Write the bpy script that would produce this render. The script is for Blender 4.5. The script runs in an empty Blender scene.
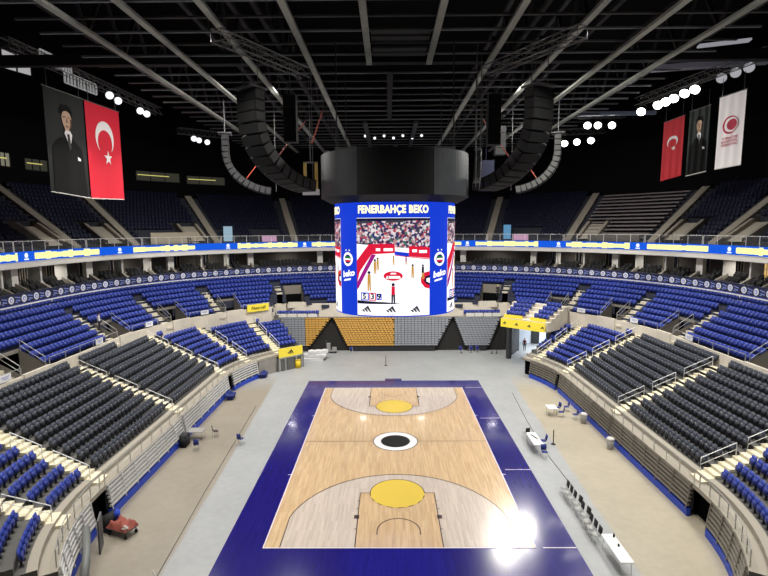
import bpy, bmesh, math, random
import numpy as np
from mathutils import Matrix, Vector

random.seed(7)
rng = np.random.default_rng(7)
scene = bpy.context.scene
COL = scene.collection
PI = math.pi

# ------------------------------------------------------------------ camera
CAMPOS = (-0.522, -39.84, 17.5)
RIGHT = (0.99995, 0.00791, -0.00629)
UP = (0.00531, 0.11797, 0.99300)
FWD = (-0.00859, 0.99299, -0.11792)
FPX = 504.06
cam_data = bpy.data.cameras.new('camera')
cam = bpy.data.objects.new('camera', cam_data)
COL.objects.link(cam)
cam_data.sensor_width = 36.0
cam_data.lens = FPX / 768.0 * 36.0
cam_data.clip_end = 400
mw = Matrix(((RIGHT[0], UP[0], -FWD[0], CAMPOS[0]), (RIGHT[1], UP[1], -FWD[1], CAMPOS[1]), (RIGHT[2], UP[2], -FWD[2], CAMPOS[2]), (0, 0, 0, 1)))
cam.matrix_world = mw
scene.camera = cam


def depth_px(p):
    """distance along the view axis and pixel position, used to choose which seats show largest"""
    v = [p[i] - CAMPOS[i] for i in range(3)]
    c = [sum(a * b for a, b in zip(v, ax)) for ax in (RIGHT, UP, FWD)]
    if c[2] < 0.5:
        return c[2], -9999, -9999
    return c[2], 384 + FPX * c[0] / c[2], 288 - FPX * c[1] / c[2]


# ------------------------------------------------------------------ materials
def lin(c):
    out = []
    for x in c[:3]:
        x = x / 255.0
        out.append(x / 12.92 if x <= 0.04045 else ((x + 0.055) / 1.055) ** 2.4)
    return (*out, 1.0)


MATS = {}


def mat(name, rgb, rough=0.6, metal=0.0, emit=None, es=0.0, noise=0.0, nscale=3.0, spec=0.5, coat=0.0, stretch=None, alpha=1.0, trans=0.0):
    if name in MATS:
        return MATS[name]
    m = bpy.data.materials.new(name)
    m.use_nodes = True
    nt = m.node_tree
    b = nt.nodes['Principled BSDF']
    b.inputs['Base Color'].default_value = lin(rgb)
    b.inputs['Roughness'].default_value = rough
    b.inputs['Metallic'].default_value = metal
    b.inputs['Specular IOR Level'].default_value = spec
    b.inputs['Coat Weight'].default_value = coat
    b.inputs['Alpha'].default_value = alpha
    b.inputs['Transmission Weight'].default_value = trans
    if emit is not None:
        b.inputs['Emission Color'].default_value = lin(emit)
        b.inputs['Emission Strength'].default_value = es
    if noise > 0:
        tc = nt.nodes.new('ShaderNodeTexCoord')
        mp = nt.nodes.new('ShaderNodeMapping')
        if stretch:
            mp.inputs['Scale'].default_value = stretch
        n = nt.nodes.new('ShaderNodeTexNoise')
        n.inputs['Scale'].default_value = nscale
        n.inputs['Detail'].default_value = 6
        r = nt.nodes.new('ShaderNodeMapRange')
        r.inputs['From Min'].default_value = 0.3
        r.inputs['From Max'].default_value = 0.7
        r.inputs['To Min'].default_value = 1 - noise
        r.inputs['To Max'].default_value = 1 + noise
        mx = nt.nodes.new('ShaderNodeMix')
        mx.data_type = 'RGBA'
        mx.blend_type = 'MULTIPLY'
        mx.inputs['Factor'].default_value = 1.0
        mx.inputs[6].default_value = lin(rgb)
        nt.links.new(tc.outputs['Object'], mp.inputs['Vector'])
        nt.links.new(mp.outputs['Vector'], n.inputs['Vector'])
        nt.links.new(n.outputs['Fac'], r.inputs['Value'])
        nt.links.new(r.outputs['Result'], mx.inputs[7])
        nt.links.new(mx.outputs[2], b.inputs['Base Color'])
    MATS[name] = m
    return m


def emat(name, rgb, s=1.0):
    """a lit surface (screen, lamp)"""
    if name in MATS:
        return MATS[name]
    m = mat(name, (4, 4, 4), rough=0.5, emit=rgb, es=s, spec=0.1)
    return m


CONC = mat('concrete_beige', (214, 206, 190), 0.85, noise=0.08, nscale=0.8)
CONC_D = mat('concrete_grey', (150, 146, 138), 0.85, noise=0.10, nscale=0.8)
STEP = mat('step_cream', (226, 218, 190), 0.8, noise=0.05, nscale=2)
BTERR = mat('middle_terrace', (46, 50, 66), 0.9, noise=0.1, nscale=1.5)  # darkened: shade between the seat rows put into the colour
TERR = mat('terrace_concrete', (92, 91, 88), 0.9, noise=0.1, nscale=1.5)
UTERR = mat('upper_terrace', (46, 48, 58), 0.9, noise=0.1, nscale=1.5)
STAIRU = mat('upper_stair_concrete', (150, 143, 130), 0.9, noise=0.08, nscale=2)
WHITE = mat('white_paint', (222, 219, 212), 0.6)
WHITE2 = mat('white_plastic', (232, 232, 230), 0.45)
STEEL = mat('brushed_steel', (190, 190, 188), 0.35, metal=0.6)
STEEL_D = mat('dull_steel', (120, 120, 120), 0.5, metal=0.5)
ALU = mat('silver_plank', (214, 213, 210), 0.5, metal=0.1, noise=0.08, nscale=4)
BLACK = mat('black', (14, 14, 15), 0.7)
DARK = mat('dark_grey', (38, 38, 40), 0.75)
DARK2 = mat('charcoal', (58, 58, 60), 0.7)
VOID = mat('dark_interior', (16, 16, 18), 0.95, spec=0.0)
BLUE = mat('blue_plinth', (38, 72, 190), 0.5)
SEATB = mat('blue_seat_plastic', (33, 56, 152), 0.5, noise=0.1, nscale=1.2)
SEATB2 = mat('blue_seat_pan', (26, 45, 126), 0.5)
SEATB_DIM = mat('blue_seat_shaded', (13, 17, 46), 0.6)  # same blue seats, the upper tier's dimmer light put into the colour
SEATK = mat('black_seat_pad', (52, 57, 70), 0.62, noise=0.12, nscale=2.0)
SEATK2 = mat('black_seat_pan', (46, 50, 60), 0.62)
SEATKD = mat('suite_seat', (19, 20, 22), 0.7)
TAG = mat('seat_tag', (190, 190, 190), 0.4)
ARM = mat('seat_frame_dark', (34, 34, 38), 0.5)
YEL = mat('yellow_board', (245, 222, 70), 0.5, emit=(245, 222, 60), es=0.12)  # slight glow added to even out shade on the unlit boards
YEL2 = mat('yellow_plastic', (240, 205, 40), 0.5)
ROOFM = mat('roof_black', (10, 10, 11), 0.9, spec=0.1)
BEAM = mat('beam_grey', (168, 172, 164), 0.7, noise=0.25, nscale=0.35)
BEAM_L = mat('beam_pale', (120, 126, 130), 0.7)
BEAM_D = mat('beam_dark', (28, 28, 30), 0.8)
GLASS = mat('glass_clear', (235, 240, 240), 0.6, alpha=0.03, spec=0.05)
GLASSD = mat('glass_dark', (26, 28, 30), 0.08)
GOLD = mat('gold_bench', (214, 168, 86), 0.55)
GREYB = mat('grey_bench', (158, 162, 168), 0.5)
SKIN = mat('skin', (200, 150, 120), 0.6)


# ------------------------------------------------------------------ mesh builder
class MB:
    def __init__(self):
        self.v, self.f, self.m = [], [], []

    def quad(self, pts, mi=0):
        b = len(self.v)
        self.v += [tuple(p) for p in pts]
        self.f.append(tuple(range(b, b + len(pts))))
        self.m.append(mi)

    def box(self, c, s, rz=0.0, mi=0):
        """axis box centred at c, sizes s, turned rz about z"""
        ca, sa = math.cos(rz), math.sin(rz)
        X, Y, Z = (ca * s[0] / 2, sa * s[0] / 2, 0), (-sa * s[1] / 2, ca * s[1] / 2, 0), (0, 0, s[2] / 2)
        self.obox(c, X, Y, Z, mi)

    def obox(self, c, X, Y, Z, mi=0):
        b = len(self.v)
        for sx, sy, sz in ((-1, -1, -1), (1, -1, -1), (1, 1, -1), (-1, 1, -1), (-1, -1, 1), (1, -1, 1), (1, 1, 1), (-1, 1, 1)):
            self.v.append(tuple(c[i] + sx * X[i] + sy * Y[i] + sz * Z[i] for i in range(3)))
        for f in ((0, 3, 2, 1), (4, 5, 6, 7), (0, 1, 5, 4), (1, 2, 6, 5), (2, 3, 7, 6), (3, 0, 4, 7)):
            self.f.append(tuple(b + i for i in f))
            self.m.append(mi)

    def beam(self, p0, p1, w, h, mi=0):
        p0, p1 = Vector(p0), Vector(p1)
        d = p1 - p0
        a = Vector((0, 0, 1)) if abs(d.normalized().z) < 0.95 else Vector((0, 1, 0))
        x = d.cross(a).normalized() * w / 2
        z = x.cross(d).normalized() * h / 2
        self.obox((p0 + p1) / 2, d / 2, x, z, mi)

    def tube(self, pts, r, n=6, mi=0, r2=None):
        pts = [Vector(p) for p in pts]
        b0 = len(self.v)
        for i, p in enumerate(pts):
            d = (pts[min(i + 1, len(pts) - 1)] - pts[max(i - 1, 0)]).normalized()
            a = Vector((0, 0, 1)) if abs(d.z) < 0.9 else Vector((1, 0, 0))
            x = d.cross(a).normalized()
            y = x.cross(d).normalized()
            rr = r if r2 is None else r + (r2 - r) * i / (len(pts) - 1)
            for k in range(n):
                t = 2 * PI * k / n
                self.v.append(tuple(p + x * rr * math.cos(t) + y * rr * math.sin(t)))
        for i in range(len(pts) - 1):
            for k in range(n):
                a, b_ = b0 + i * n + k, b0 + i * n + (k + 1) % n
                self.f.append((a, b_, b_ + n, a + n))
                self.m.append(mi)
        self.f.append(tuple(b0 + k for k in range(n))[::-1])
        self.m.append(mi)
        e = b0 + (len(pts) - 1) * n
        self.f.append(tuple(e + k for k in range(n)))
        self.m.append(mi)

    def lathe(self, c, prof, n=16, mi=0):
        b0 = len(self.v)
        for r, z in prof:
            for k in range(n):
                t = 2 * PI * k / n
                self.v.append((c[0] + r * math.cos(t), c[1] + r * math.sin(t), c[2] + z))
        for i in range(len(prof) - 1):
            for k in range(n):
                a, b_ = b0 + i * n + k, b0 + i * n + (k + 1) % n
                self.f.append((a, b_, b_ + n, a + n))
                self.m.append(mi)
        self.f.append(tuple(b0 + k for k in range(n))[::-1])
        self.m.append(mi)
        e = b0 + (len(prof) - 1) * n
        self.f.append(tuple(e + k for k in range(n)))
        self.m.append(mi)

    def prism(self, poly, z0, z1, mi=0):
        n = len(poly)
        b = len(self.v)
        self.v += [(p[0], p[1], z0) for p in poly] + [(p[0], p[1], z1) for p in poly]
        self.f.append(tuple(b + i for i in range(n))[::-1])
        self.f.append(tuple(b + n + i for i in range(n)))
        self.m += [mi, mi]
        for i in range(n):
            j = (i + 1) % n
            self.f.append((b + i, b + j, b + n + j, b + n + i))
            self.m.append(mi)

    def build(self, name, mats, parent=None, smooth=False):
        me = bpy.data.meshes.new(name)
        me.from_pydata(self.v, [], self.f)
        if not isinstance(mats, (list, tuple)):
            mats = [mats]
        for x in mats:
            me.materials.append(x)
        if len(mats) > 1:
            me.polygons.foreach_set('material_index', self.m)
        if smooth:
            me.polygons.foreach_set('use_smooth', [True] * len(me.polygons))
        me.update()
        o = bpy.data.objects.new(name, me)
        COL.objects.link(o)
        if parent is not None:
            o.parent = parent
        return o


def tag(o, label=None, cat=None, group=None, kind=None):
    if label:
        o['label'] = label
    if cat:
        o['category'] = cat
    if group:
        o['group'] = group
    if kind:
        o['kind'] = kind
    return o


def thing(name, label, cat, loc=(0, 0, 0), rz=0.0, group=None):
    o = bpy.data.objects.new(name, None)
    COL.objects.link(o)
    o.location = loc
    o.rotation_euler = (0, 0, rz)
    o.empty_display_size = 0.2
    return tag(o, label, cat, group)


def struct(o):
    o['kind'] = 'structure'
    return o


def copy_tree(o, loc=None, rz=None):
    c = o.copy()
    COL.objects.link(c)
    if loc is not None:
        c.location = loc
    if rz is not None:
        c.rotation_euler = (0, 0, rz)
    for ch in list(o.children):
        d = ch.copy()
        COL.objects.link(d)
        d.parent = c
        for g in list(ch.children):
            e = g.copy()
            COL.objects.link(e)
            e.parent = d
    return c


def rbox_mesh(name, c, s, bev, m, seg=2, tilt=0.0, taper=1.0):
    bm = bmesh.new()
    bmesh.ops.create_cube(bm, size=1.0)
    for v in bm.verts:
        k = taper if v.co.z > 0 else 1.0
        v.co = Vector((v.co.x * s[0] * k, v.co.y * s[1], v.co.z * s[2]))
    bmesh.ops.bevel(bm, geom=list(bm.edges), offset=bev, segments=seg, affect='EDGES')
    R = Matrix.Rotation(tilt, 3, 'X')
    for v in bm.verts:
        v.co = R @ v.co + Vector(c)
    me = bpy.data.meshes.new(name)
    bm.to_mesh(me)
    bm.free()
    me.materials.append(m)
    me.polygons.foreach_set('use_smooth', [True] * len(me.polygons))
    return me


def mobj(name, me, parent=None):
    o = bpy.data.objects.new(name, me)
    COL.objects.link(o)
    if parent is not None:
        o.parent = parent
    return o


# text as flat polygons: list of (verts2d, faces)
def text2d(s, size=1.0, bold=0.0, shear=0.0, align='CENTER', space=1.0):
    cu = bpy.data.curves.new('tmp_text', 'FONT')
    cu.body = s
    cu.size = size
    cu.align_x = align
    cu.align_y = 'CENTER'
    cu.offset = bold
    cu.shear = shear
    cu.space_character = space
    cu.resolution_u = 3
    o = bpy.data.objects.new('tmp_text', cu)
    COL.objects.link(o)
    bpy.context.view_layer.update()
    dg = bpy.context.evaluated_depsgraph_get()
    me = bpy.data.meshes.new_from_object(o.evaluated_get(dg))
    vs = [(v.co.x, v.co.y) for v in me.vertices]
    fs = [tuple(p.vertices) for p in me.polygons]
    bpy.data.objects.remove(o)
    bpy.data.curves.remove(cu)
    bpy.data.meshes.remove(me)
    return vs, fs


def mapped(vs, fs, fn, mb, mi=0):
    b = len(mb.v)
    mb.v += [tuple(fn(x, y)) for x, y in vs]
    for f in fs:
        mb.f.append(tuple(b + i for i in f))
        mb.m.append(mi)


def circle2d(cx, cy, r, n=24, a0=0.0, a1=2 * PI, ry=None):
    ry = r if ry is None else ry
    full = abs(a1 - a0 - 2 * PI) < 1e-6
    k = n if full else n + 1
    return [(cx + r * math.cos(a0 + (a1 - a0) * i / n), cy + ry * math.sin(a0 + (a1 - a0) * i / n)) for i in range(k)]


def poly2d(poly):
    """fine triangulation of a flat polygon so that it can follow a curved face"""
    bm = bmesh.new()
    f = bm.faces.new([bm.verts.new((p[0], p[1], 0)) for p in poly])
    bmesh.ops.triangulate(bm, faces=[f])
    for _ in range(4):
        es = [e for e in bm.edges if e.calc_length() > 0.55]
        if not es:
            break
        bmesh.ops.subdivide_edges(bm, edges=es, cuts=1)
        bmesh.ops.triangulate(bm, faces=[f for f in bm.faces if len(f.verts) > 3])
    bm.verts.index_update()
    vs = [(v.co.x, v.co.y) for v in bm.verts]
    fs = []
    for f in bm.faces:
        idx = [v.index for v in f.verts]
        fs.append(tuple(idx) if f.normal.z >= 0 else tuple(idx[::-1]))
    bm.free()
    return vs, fs


ORD = ('first second third fourth fifth sixth seventh eighth ninth tenth eleventh twelfth thirteenth fourteenth fifteenth sixteenth seventeenth eighteenth nineteenth twentieth '
       'twenty-first twenty-second twenty-third twenty-fourth twenty-fifth twenty-sixth twenty-seventh twenty-eighth').split()

# ------------------------------------------------------------------ plan of the bowl: rounded rings round the court
R0 = 20.0
CA, CB, CU = 11.0, 7.7, 7.7          # where the corner bends begin for the lower bank, the middle bank and the upper ring
UMAX = lambda cy: cy + PI / 2 * R0 + 3


def P(side, u, d, cy):
    s = 1 if u >= 0 else -1
    a = abs(u)
    if a <= cy:
        return side * d, u
    ph = (a - cy) / R0
    if ph <= PI / 2:
        return side * (3 + (d - 3) * math.cos(ph)), s * (cy + (d - 3) * math.sin(ph))
    return side * (3 - (a - cy - PI / 2 * R0)), s * (cy + d - 3)


def normal(side, u, cy):
    """unit vector pointing away from the court"""
    s = 1 if u >= 0 else -1
    a = abs(u)
    ph = min(max(0.0, (a - cy) / R0), PI / 2)
    return side * math.cos(ph), s * math.sin(ph)


def facing(side, u, cy):
    """z turn that makes local +y look at the court"""
    nx, ny = normal(side, u, cy)
    return math.atan2(nx, -ny)


def uscale(u, d, cy):
    a = abs(u)
    return 1.0 if (a <= cy or a > cy + PI / 2 * R0) else (d - 3) / R0


def useries(u0, u1, cy, step=1.2):
    br = [u0, u1] + [b for b in (-cy - PI / 2 * R0, -cy, cy, cy + PI / 2 * R0) if u0 < b < u1]
    br.sort()
    out = []
    for a, b in zip(br, br[1:]):
        straight = abs((a + b) / 2) <= cy or abs((a + b) / 2) > cy + PI / 2 * R0
        n = 1 if straight else max(1, int(math.ceil((b - a) / step)))
        out += [a + (b - a) * i / n for i in range(n)]
    return out + [u1]


def sweep(mb, side, u0, u1, prof, cy, closed=False, step=1.2, mi=0, caps=True):
    """carry a (distance, height) profile along the ring"""
    us = useries(u0, u1, cy, step)
    n = len(prof)
    b0 = len(mb.v)
    for u in us:
        for d, z in prof:
            x, y = P(side, u, d, cy)
            mb.v.append((x, y, z))
    for i in range(len(us) - 1):
        for k in range(n if closed else n - 1):
            a, b = b0 + i * n + k, b0 + i * n + (k + 1) % n
            f = (a, b, b + n, a + n)
            mb.f.append(f if side < 0 else f[::-1])
            mb.m.append(mi)
    if closed and caps:
        mb.f.append(tuple(b0 + k for k in range(n)))
        mb.m.append(mi)
        e = b0 + (len(us) - 1) * n
        mb.f.append(tuple(e + k for k in range(n))[::-1])
        mb.m.append(mi)


def rect(d0, d1, z0, z1):
    return [(d0, z0), (d1, z0), (d1, z1), (d0, z1)]


def gaps(u0, u1, cuts):
    """u0..u1 without the cut intervals"""
    out = [(u0, u1)]
    for a, b in cuts:
        nxt = []
        for p, q in out:
            if b <= p or a >= q:
                nxt.append((p, q))
                continue
            if a > p:
                nxt.append((p, a))
            if b < q:
                nxt.append((b, q))
        out = nxt
    return out

# ================================================================== FLOOR AND COURT
def floor_material():
    m = bpy.data.materials.new('arena_floor')
    m.use_nodes = True
    nt = m.node_tree
    b = nt.nodes['Principled BSDF']
    b.inputs['Roughness'].default_value = 0.42
    b.inputs['Specular IOR Level'].default_value = 0.35
    geo = nt.nodes.new('ShaderNodeNewGeometry')
    sep = nt.nodes.new('ShaderNodeSeparateXYZ')
    nt.links.new(geo.outputs['Position'], sep.inputs[0])

    def node(op, a, bb=None):
        n = nt.nodes.new('ShaderNodeMath')
        n.operation = op
        for i, v in enumerate((a, bb)):
            if v is None:
                continue
            if isinstance(v, (int, float)):
                n.inputs[i].default_value = v
            else:
                nt.links.new(v, n.inputs[i])
        return n.outputs[0]
    n1 = nt.nodes.new('ShaderNodeTexNoise')
    n1.inputs['Scale'].default_value = 0.35
    n1.inputs['Detail'].default_value = 7
    n1.inputs['Roughness'].default_value = 0.6
    nt.links.new(geo.outputs['Position'], n1.inputs['Vector'])
    n2 = nt.nodes.new('ShaderNodeTexNoise')
    n2.inputs['Scale'].default_value = 2.2
    n2.inputs['Detail'].default_value = 8
    nt.links.new(geo.outputs['Position'], n2.inputs['Vector'])
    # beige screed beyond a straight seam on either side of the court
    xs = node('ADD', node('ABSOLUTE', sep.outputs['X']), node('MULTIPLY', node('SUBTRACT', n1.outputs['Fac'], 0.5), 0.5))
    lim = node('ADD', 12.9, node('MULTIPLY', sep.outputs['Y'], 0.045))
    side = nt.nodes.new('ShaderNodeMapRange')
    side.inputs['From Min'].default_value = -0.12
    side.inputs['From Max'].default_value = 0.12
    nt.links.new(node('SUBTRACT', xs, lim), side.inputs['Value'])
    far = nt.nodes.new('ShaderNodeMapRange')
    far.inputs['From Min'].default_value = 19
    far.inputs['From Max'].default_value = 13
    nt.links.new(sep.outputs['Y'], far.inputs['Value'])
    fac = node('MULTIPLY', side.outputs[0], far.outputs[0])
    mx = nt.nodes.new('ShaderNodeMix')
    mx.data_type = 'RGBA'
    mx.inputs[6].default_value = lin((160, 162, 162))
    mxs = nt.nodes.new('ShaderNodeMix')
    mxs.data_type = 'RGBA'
    mxs.inputs[6].default_value = lin((146, 138, 123))  # left screed darker: weaker light on that side put into the colour
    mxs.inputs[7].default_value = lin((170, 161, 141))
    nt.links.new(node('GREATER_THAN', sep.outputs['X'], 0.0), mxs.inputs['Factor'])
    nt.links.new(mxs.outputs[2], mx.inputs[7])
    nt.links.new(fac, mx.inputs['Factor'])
    r = nt.nodes.new('ShaderNodeMapRange')
    r.inputs['From Min'].default_value = 0.3
    r.inputs['From Max'].default_value = 0.7
    r.inputs['To Min'].default_value = 0.86
    r.inputs['To Max'].default_value = 1.1
    nt.links.new(node('ADD', node('MULTIPLY', n1.outputs['Fac'], 0.6), node('MULTIPLY', n2.outputs['Fac'], 0.4)), r.inputs['Value'])
    mm = nt.nodes.new('ShaderNodeMix')
    mm.data_type = 'RGBA'
    mm.blend_type = 'MULTIPLY'
    mm.inputs['Factor'].default_value = 1
    nt.links.new(mx.outputs[2], mm.inputs[6])
    nt.links.new(r.outputs[0], mm.inputs[7])
    nt.links.new(mm.outputs[2], b.inputs['Base Color'])
    return m


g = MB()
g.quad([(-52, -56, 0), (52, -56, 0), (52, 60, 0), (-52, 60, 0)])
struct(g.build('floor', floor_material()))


def wood_material(name, c1, c2, rough=0.2):
    m = bpy.data.materials.new(name)
    m.use_nodes = True
    nt = m.node_tree
    b = nt.nodes['Principled BSDF']
    b.inputs['Roughness'].default_value = rough
    b.inputs['Coat Weight'].default_value = 0.35
    b.inputs['Coat Roughness'].default_value = 0.06
    geo = nt.nodes.new('ShaderNodeNewGeometry')
    mp = nt.nodes.new('ShaderNodeMapping')
    mp.inputs['Scale'].default_value = (9.0, 0.55, 1)
    nt.links.new(geo.outputs['Position'], mp.inputs['Vector'])
    n = nt.nodes.new('ShaderNodeTexNoise')
    n.inputs['Scale'].default_value = 1.0
    n.inputs['Detail'].default_value = 4
    nt.links.new(mp.outputs[0], n.inputs['Vector'])
    br = nt.nodes.new('ShaderNodeTexBrick')
    mp2 = nt.nodes.new('ShaderNodeMapping')
    mp2.inputs['Rotation'].default_value = (0, 0, PI / 2)
    nt.links.new(geo.outputs['Position'], mp2.inputs['Vector'])
    nt.links.new(mp2.outputs[0], br.inputs['Vector'])
    br.inputs['Scale'].default_value = 1.0
    br.inputs['Brick Width'].default_value = 1.9
    br.inputs['Row Height'].default_value = 0.13
    br.inputs['Mortar Size'].default_value = 0.0
    br.inputs['Color1'].default_value = (0.9, 0.9, 0.9, 1)
    br.inputs['Color2'].default_value = (1.06, 1.06, 1.06, 1)
    mx = nt.nodes.new('ShaderNodeMix')
    mx.data_type = 'RGBA'
    mx.inputs[6].default_value = lin(c1)
    mx.inputs[7].default_value = lin(c2)
    cr = nt.nodes.new('ShaderNodeMapRange')
    cr.inputs['From Min'].default_value = 0.35
    cr.inputs['From Max'].default_value = 0.65
    nt.links.new(n.outputs['Fac'], cr.inputs['Value'])
    nt.links.new(cr.outputs[0], mx.inputs['Factor'])
    mm = nt.nodes.new('ShaderNodeMix')
    mm.data_type = 'RGBA'
    mm.blend_type = 'MULTIPLY'
    mm.inputs['Factor'].default_value = 1
    nt.links.new(mx.outputs[2], mm.inputs[6])
    nt.links.new(br.outputs['Color'], mm.inputs[7])
    nt.links.new(mm.outputs[2], b.inputs['Base Color'])
    # faint unevenness of the boards breaks reflections into streaks
    bp = nt.nodes.new('ShaderNodeBump')
    bp.inputs['Strength'].default_value = 0.12
    bp.inputs['Distance'].default_value = 0.02
    nt.links.new(n.outputs['Fac'], bp.inputs['Height'])
    nt.links.new(bp.outputs[0], b.inputs['Normal'])
    nt.links.new(bp.outputs[0], b.inputs['Coat Normal'])
    return m


WOOD = wood_material('court_maple', (212, 184, 146), (200, 168, 126))
WASH = wood_material('court_pale_stain', (205, 192, 178), (196, 182, 168))
APRON = wood_material('court_blue_paint', (34, 28, 112), (30, 24, 104), rough=0.16)
CYEL = mat('court_yellow', (222, 192, 78), 0.3, coat=0.3)
LINE = mat('court_line_dark', (62, 44, 40), 0.4)
LINEW = mat('court_line_white', (222, 210, 220), 0.4)
CWHITE = mat('court_white', (226, 224, 220), 0.35)
CBLACK = mat('court_black', (22, 22, 22), 0.35)

court = thing('basketball_court', 'varnished maple basketball court with deep blue border and yellow free-throw circles', 'basketball court')


def flat(name, poly, z, m):
    q = MB()
    q.quad([(p[0], p[1], z) for p in poly])
    return q.build(name, m, court)


def strip(mb, pts, w, z, dash=None):
    for i in range(len(pts) - 1):
        if dash and (i // dash) % 2:
            continue
        p, q = Vector(pts[i] + (0,)), Vector(pts[i + 1] + (0,))
        d = (q - p).normalized()
        n = Vector((-d.y, d.x, 0)) * w / 2
        e = d * w * 0.2
        mb.quad([tuple((p - n - e).xy) + (z,), tuple((q - n + e).xy) + (z,), tuple((q + n + e).xy) + (z,), tuple((p + n - e).xy) + (z,)])


g = MB()
g.box((0, 0, 0.012), (19.5, 33.3, 0.024))
g.box((0, 17.0, 0.012), (1.9, 0.9, 0.024))
g.build('border_apron', APRON, court)
flat('playing_floor', [(-7.5, -14), (7.5, -14), (7.5, 14), (-7.5, 14)], 0.028, WOOD)
for s in (-1, 1):
    hoop = -14 + 1.575
    a0 = math.asin(6.6 / 6.75)
    arc = [(6.75 * math.sin(a0 - 2 * a0 * i / 48), hoop + 6.75 * math.cos(a0 - 2 * a0 * i / 48)) for i in range(49)]
    zone = [(6.6, -14)] + arc + [(-6.6, -14)]
    T = lambda pts: [(x * -s, y * -s) for x, y in pts] if s > 0 else list(pts)
    flat('three_point_zone', T(zone), 0.032, WASH)
    flat('key_area', T([(-2.45, -14), (2.45, -14), (2.45, -8.2), (-2.45, -8.2)]), 0.036, WOOD)
    flat('free_throw_circle', T(circle2d(0, -8.2, 1.8, 40)), 0.040, CYEL)
    g = MB()
    strip(g, T(zone), 0.06, 0.044)
    strip(g, T([(-2.45, -14), (-2.45, -8.2), (-1.8, -8.2)]), 0.06, 0.044)
    strip(g, T([(2.45, -14), (2.45, -8.2), (1.8, -8.2)]), 0.06, 0.044)
    strip(g, T(circle2d(0, -8.2, 1.8, 32, 0, PI)), 0.06, 0.044)
    strip(g, T(circle2d(0, -8.2, 1.8, 32, PI, 2 * PI)), 0.06, 0.044, dash=2)
    strip(g, T([(1.25, hoop - .38)] + circle2d(0, hoop, 1.25, 20, 0, PI) + [(-1.25, hoop - .38)]), 0.06, 0.044)
    for yy in (-12.25, -11.0, -10.1, -9.2):
        for sx in (-1, 1):
            strip(g, T([(sx * 2.45, yy), (sx * 2.6, yy)]), 0.4 if yy == -11.0 else 0.06, 0.044)
    g.build('court_line', LINE, court)
g = MB()
strip(g, [(-7.5, 0), (7.5, 0)], 0.06, 0.034)
strip(g, circle2d(0, 0, 1.83, 48) + [(1.83, 0)], 0.07, 0.048)
g.build('halfway_line', LINE, court)
flat('centre_circle', circle2d(0, 0, 1.8, 48), 0.038, CWHITE)
flat('centre_disc', circle2d(0, 0, 1.2, 40), 0.042, CBLACK)
g = MB()
strip(g, [(-7.5, -14), (7.5, -14), (7.5, 14), (-7.5, 14), (-7.5, -14)], 0.07, 0.046)
for y in (-14, -5, 5, 14):
    strip(g, [(7.9, y), (9.7, y)], 0.07, 0.046)
for y in (-5.7, 5.7):
    for sx in (-1, 1):
        strip(g, [(sx * 7.45, y), (sx * 7.75, y)], 0.08, 0.048)
g.build('boundary_line', LINEW, court)

# ================================================================== CONCRETE BOWL
A0, APITCH, ARISE, AZ = 18.55, 0.85, 0.385, 2.45
B0, BPITCH, BRISE, BZ = 27.25, 0.72, 0.50, 6.7
U0_, UPITCH, URISE, UZ = 35.6, 0.75, 0.5, 15.75
WALK = 2.1

A_ROWS = 10
# lower bank: (side, start, end) of each block of seats, what it holds and how it is called
A_BLOCKS = [
    (1, -21.0, -11.1, 'blue', 'lower right corner block'),
    (1, -9.9, 0.15, 'black', 'near right block'),
    (1, 1.35, 12.4, 'black', 'far right block'),
    (1, 13.6, 19.5, 'blue', 'right corner block'),
    (1, 20.7, 22.3, 'blue', 'right tunnel strip'),
    (-1, -15.6, -11.1, 'blue', 'lower left corner block'),
    (-1, -21.5, -16.8, 'blue', 'lowest left corner block'),
    (-1, -9.9, 0.7, 'black', 'near left block'),
    (-1, 1.9, 12.4, 'black', 'far left block'),
    (-1, 13.6, 18.8, 'blue', 'left corner block'),
    (-1, 20.0, 25.4, 'blue', 'left far block'),
    (-1, 26.6, 29.9, 'blue', 'left end strip'),
]
A_AISLES = {1: [-10.5, 0.75, 13.0, 20.1], -1: [-16.2, -10.5, 1.3, 13.0, 19.4, 26.0]}
A_END = {1: (-22.0, 22.5), -1: (-22.0, 30.2)}


def bank_profile(d0, pitch, rise, z0, k0, k1, base=None):
    pr = []
    for k in range(k0, k1):
        z = z0 + rise * k
        d = d0 + pitch * k
        pr += [(d, z - rise if k > k0 else (base if base is not None else z - rise)), (d, z), (d + pitch, z)]
    return pr


g = MB()
for side in (1, -1):
    a, b = A_END[side]
    sweep(g, side, a, b, [(17.78, WALK - 0.25), (17.78, WALK + .012), (A0, WALK + .012)], CA, mi=2)
    sweep(g, side, a, b, [(A0 - .01, WALK), (A0 - .01, AZ + .01), (A0 + .42, AZ + .01)], CA, mi=2)
    prof = [(17.8, WALK - 0.3), (17.8, WALK), (A0, WALK)] + bank_profile(A0, APITCH, ARISE, AZ, 0, A_ROWS)
    sweep(g, side, a, b, prof, CA)
    for u in (a, b):
        poly = prof + [(27.05, 0.0), (18.3, 0.0), (18.3, WALK - .3)]
        g.quad([(*P(side, u, d, CA), z) for d, z in poly])
    # dark skirt behind the folded stands
    sweep(g, side, a, b, [(18.3, 0.0), (18.3, WALK - 0.3)], CA, mi=1)
struct(g.build('lower_stand_slab', [TERR, VOID, mat('walkway', (160, 153, 139), .8)]))

# platform with a few rows over the tunnel at the far right corner
TU0, TU1 = 20.9, 27.15
g = MB()
prof = [(22.5, 4.95), (22.5, 6.1)] + bank_profile(22.55, APITCH, ARISE, 6.1, 0, 5)[1:] + [(26.8, 4.95)]
sweep(g, 1, TU0, TU1, prof, CB, closed=True)
struct(g.build('tunnel_roof_slab', CONC))


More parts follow.
